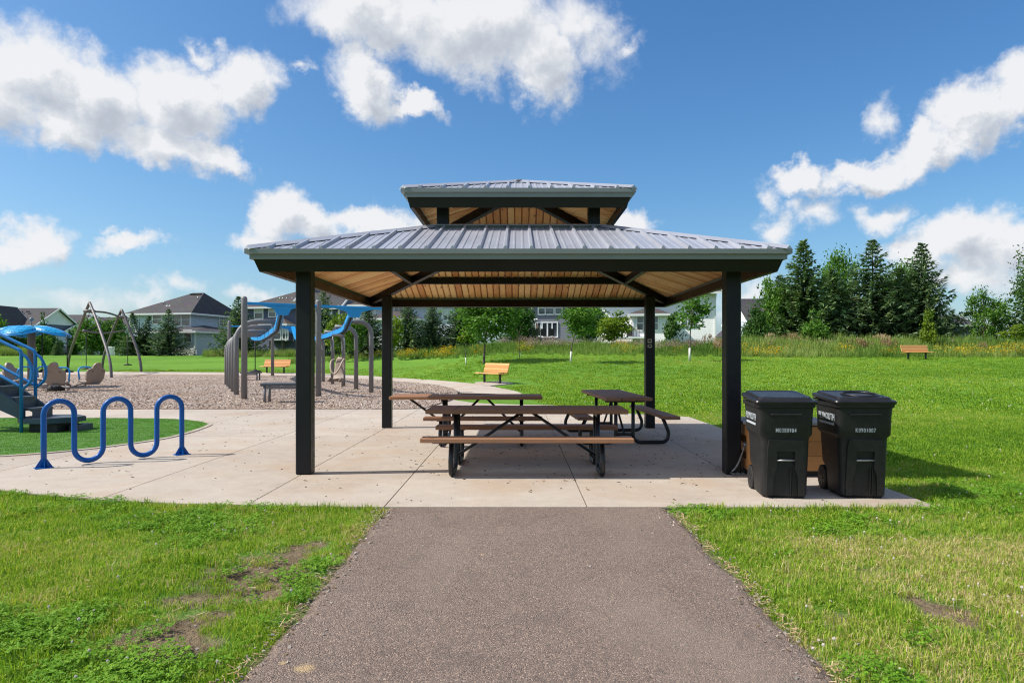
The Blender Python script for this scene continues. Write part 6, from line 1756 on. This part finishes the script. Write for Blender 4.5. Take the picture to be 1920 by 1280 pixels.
# ---- wood chips, litter, pebbles
def chip_me(seed, lx, ly, lz, mat):
    r_ = random.Random(seed); b = MB(); b.box((0, 0, 0), (lx, ly, lz), rot=(r_.uniform(-.2, .2), r_.uniform(-.2, .2), 0)); return b.mesh('chip', M[mat])
chipc = proto_collection('chip_kinds', [proto('kind_%02d' % i, chip_me(i, rg.uniform(.03, .075), rg.uniform(.018, .034), .012, 'chip')) for i in range(5)])
NB = [(p.x, p.y) for p in NEAR]
def in_chips(x, y):
    if x < NEAR[4].x:
        if y < 17.95: return False
    else:
        ok = False
        for i in range(4, len(NB)-1):
            if NB[i][0] <= x <= NB[i+1][0]:
                t = (x-NB[i][0])/(NB[i+1][0]-NB[i][0]); ok = y > NB[i][1]+(NB[i+1][1]-NB[i][1])*t; break
        if not ok: return False
    for i in range(len(INN)-1):
        a, c = INN[i], INN[i+1]
        if min(a.y, c.y) <= y <= max(a.y, c.y) and abs(a.y-c.y) > 1e-6:
            t = (y-a.y)/(c.y-a.y)
            if x > a.x+(c.x-a.x)*t: return False
    return True
pts = []; y = 18.0
while y < 40:
    stp = .13*(1+max(0, y-19)*.05); x = -y*.80
    while x < 0:
        a, b_ = x+rg.uniform(-.6, .6)*stp, y+rg.uniform(-.6, .6)*stp; x += stp
        if in_chips(a, b_): pts.append((a, b_, hz(a, b_)+.028, rg.uniform(-.5, .5), rg.uniform(-.5, .5), rg.uniform(0, 6.28), rg.uniform(.6, 1.5), rg.randrange(5), rg.random()))
    y += stp
scatter('loose_wood_chips', pts, chipc)
litc = proto_collection('litter_kinds', [proto('kind_%02d' % i, chip_me(30+i, rg.uniform(.012, .045), rg.uniform(.006, .020), .004, 'litter')) for i in range(5)])
pts = []
for _ in range(1900):
    a, b_ = rg.uniform(-7, 3.9), rg.uniform(6.6, 17)
    if a < -2 and b_ < 9 and on_paved(a, b_) is False: continue
    w_ = 1.0 if (-1.6 < a < 2.6 and 7.5 < b_ < 12.5) else .38
    if rg.random() < w_: pts.append((a, b_, .004, rg.uniform(-.1, .1), rg.uniform(-.1, .1), rg.uniform(0, 6.28), rg.uniform(.4, 1.1), rg.randrange(5), rg.random()*.6))
for _ in range(240):
    e = rg.choice((-1.20, 1.385)); a, b_ = e+rg.gauss(0, .06), rg.uniform(2.8, 6.4); pts.append((a, b_, .002, rg.uniform(-.2, .2), rg.uniform(-.2, .2), rg.uniform(0, 6.28), rg.uniform(.4, .95), rg.randrange(5), .4+.6*rg.random()))
scatter('leaf_litter', pts, litc)
strc = proto_collection('straw_kinds', [proto('kind_%02d' % i, chip_me(90+i, rg.uniform(.018, .05), rg.uniform(.002, .0035), .002, 'straw')) for i in range(5)])
pts = []
for _ in range(2000):
    b_ = 2.7+3.7*rg.random()**1.15
    if rg.random() < .5:
        if rg.random() < .7: a = 1.44+rg.gauss(0, .035)+.05*noise.noise(Vector((b_*3, 0, 3)))
        else: a = -1.26+rg.gauss(0, .035)
        if noise.noise(Vector((b_*2.3, 5 if a > 0 else 9, 0))) < -.15: continue
        zz = .004+rg.random()*.012
    else:
        a = rg.choice((-1, 1))*rg.uniform(1.5, 1.0+b_*.8)
        if on_paved(a, b_): continue
        dr = patch(a, b_, .55, 14.1)*.8+.4*patch(a, b_, 1.7, 2.0)+(.25 if a > 0 else -.05)+.8*soil_amount(a, b_)
        if rg.random() > dr*1.6: continue
        zz = .005+rg.random()*.035
    pts.append((a, b_, zz, rg.uniform(-.5, .5), rg.uniform(-.5, .5), rg.uniform(0, 6.28), rg.uniform(.5, 1.3), rg.randrange(5), rg.random()))
scatter('dry_straw', pts, strc)
pebc = proto_collection('pebble_kinds', [proto('kind_%02d' % i, chip_me(60+i, rg.uniform(.012, .022), rg.uniform(.010, .016), .008, 'pebble')) for i in range(4)])
pts = []
for _ in range(420):
    e = rg.choice((-1.22, 1.405)); a = e+rg.gauss(0, .06 if rg.random() < .8 else .45); b_ = rg.uniform(2.7, 6.4)
    pts.append((a, b_, .003, rg.uniform(-.4, .4), rg.uniform(-.4, .4), rg.uniform(0, 6.28), rg.uniform(.3, .9), rg.randrange(4), rg.random()**1.6))
scatter('edge_gravel', pts, pebc)

# ---- meadow along the crest
mk = proto_collection('meadow_kinds', [proto('kind_%02d' % i, blade_clump(100+i, 46, .42, .45, 1.15, .030, .45, 'meadow')) for i in range(4)])
def head_clump(seed, n, rad, h0, h1, mat, s, tall=2.2):
    r_ = random.Random(seed); vs = []; fs = []
    for _ in range(n):
        rr = rad*math.sqrt(r_.random()); a = r_.random()*6.28; c = Vector((rr*math.cos(a), rr*math.sin(a), r_.uniform(h0, h1)))
        for k in range(2):
            an = r_.random()*3.14; u = Vector((math.cos(an), math.sin(an), 0)); b = len(vs); v = Vector((r_.uniform(-.2, .2), r_.uniform(-.2, .2), 1))*tall; ss = s*r_.uniform(.7, 1.3)
            vs.extend([c-u*ss*.5, c+v*ss*.5*1.0, c+u*ss*.5, c-v*ss*.5]); fs.append((b, b+1, b+2, b+3))
    me = bpy.data.meshes.new('heads'); me.from_pydata([tuple(v) for v in vs], [], fs); me.materials.append(M[mat]); return me
yk = proto_collection('yellow_kinds', [proto('kind_%02d' % i, head_clump(i, 40, .75, .35, .95, 'yellow_flower', .075, .8)) for i in range(3)])
sk = proto_collection('seed_kinds', [proto('kind_%02d' % i, head_clump(10+i, 60, .5, .95, 1.6, 'seed_head', .060, 4.5)) for i in range(3)])
kk = proto_collection('pink_kinds', [proto('kind_%02d' % i, head_clump(20+i, 50, .6, .75, 1.25, 'petal_pink', .07, 1.2)) for i in range(3)])
def crest(u):
    """depth where the mown lawn ends"""
    if u < -.185: return 53.5
    if u < -.06: return 52.0-(u+.185)/.125*5.5
    if u < .05: return 46.5-1.0*(u+.06)/.11
    return 45.3-1.6*min(1, (u-.05)/.35)
mp_, yp, sp_, kp = [], [], [], []
px_ = 545
while px_ < 2010:
    u = (px_-CX)/F; d0 = crest(u); d = d0
    dmax = d0+ (8 if px_ > 900 else 6)
    while d < dmax:
        x, yy = gx(px_+rg.uniform(-7, 7), d), d+rg.uniform(-.3, .3); z = hz(x, yy)
        f = (d-d0)/(dmax-d0); n_ = patch(x, yy, .13, 5.0)
        sc_ = (.36+.42*min(1, f*2.2))*rg.uniform(.7, 1.2)*(1.0 if px_ > 1240 else .85)
        if px_ < 720: sc_ *= .75
        if px_ > 1385: sc_ *= 1.36
        mp_.append((x, yy, z-.05, 0, 0, rg.uniform(0, 6.28), sc_, rg.randrange(4), max(0, min(1, .38+.5*n_+.14*f+rg.uniform(-.16, .16)))))
        yy_ = patch(px_*.020, 0, 1.0, 11.0)+.4*patch(x, yy, .5, 3.0)
        ybias = .38 if (700 < px_ < 900 or 1400 < px_ < 1465 or px_ > 1765) else (-.05 if px_ < 1240 else .05)
        if yy_+ybias > .34 and f < .55 and rg.random() < .46: yp.append((x, yy, z-.06, 0, 0, rg.uniform(0, 6.28), rg.uniform(.55, .85), rg.randrange(3), rg.random()))
        sb = .22 if (1600 < px_ < 1680 or 1440 < px_ < 1530 or 1700 < px_ < 1780) else (-.16 if px_ > 1400 else -.35)
        if patch(x, yy, .25, 31.0)+sb > .3 and f > .2 and rg.random() < .45: sp_.append((x, yy, z-.1, rg.uniform(-.1, .1), rg.uniform(.0, .25), rg.uniform(0, 6.28), rg.uniform(.5, .78), rg.randrange(3), rg.random()))
        kb = .15 if 980 < px_ < 1390 else -.22
        if patch(x, yy, .3, 41.0)+kb > .2 and f > .25 and rg.random() < .5: kp.append((x, yy, z-.05, 0, 0, rg.uniform(0, 6.28), rg.uniform(.5, .75), rg.randrange(3), rg.random()))
        d += .55
    px_ += 11
for _ in range(260):                                # rough grass at the far left
    x, yy = gx(rg.uniform(-60, 60), 73), rg.uniform(69, 76); x = x*yy/73
    mp_.append((x, yy, hz(x, yy)-.1, 0, 0, rg.uniform(0, 6.28), rg.uniform(.7, 1.2), rg.randrange(4), rg.uniform(.4, .9)))
for _ in range(320):                                # rough grass along the feet of the far left houses
    px2 = rg.uniform(385, 560); d = rg.uniform(66, 72); x = gx(px2, d)
    mp_.append((x, d, hz(x, d)-.1, 0, 0, rg.uniform(0, 6.28), rg.uniform(.5, .95), rg.randrange(4), rg.uniform(.3, 1)))
scatter('meadow_grass', mp_, mk); scatter('yellow_wildflowers', yp, yk); scatter('tan_seed_heads', sp_, sk); scatter('dusty_flower_heads', kp, kk)
print('SCRIPT DONE', len(bpy.data.objects))
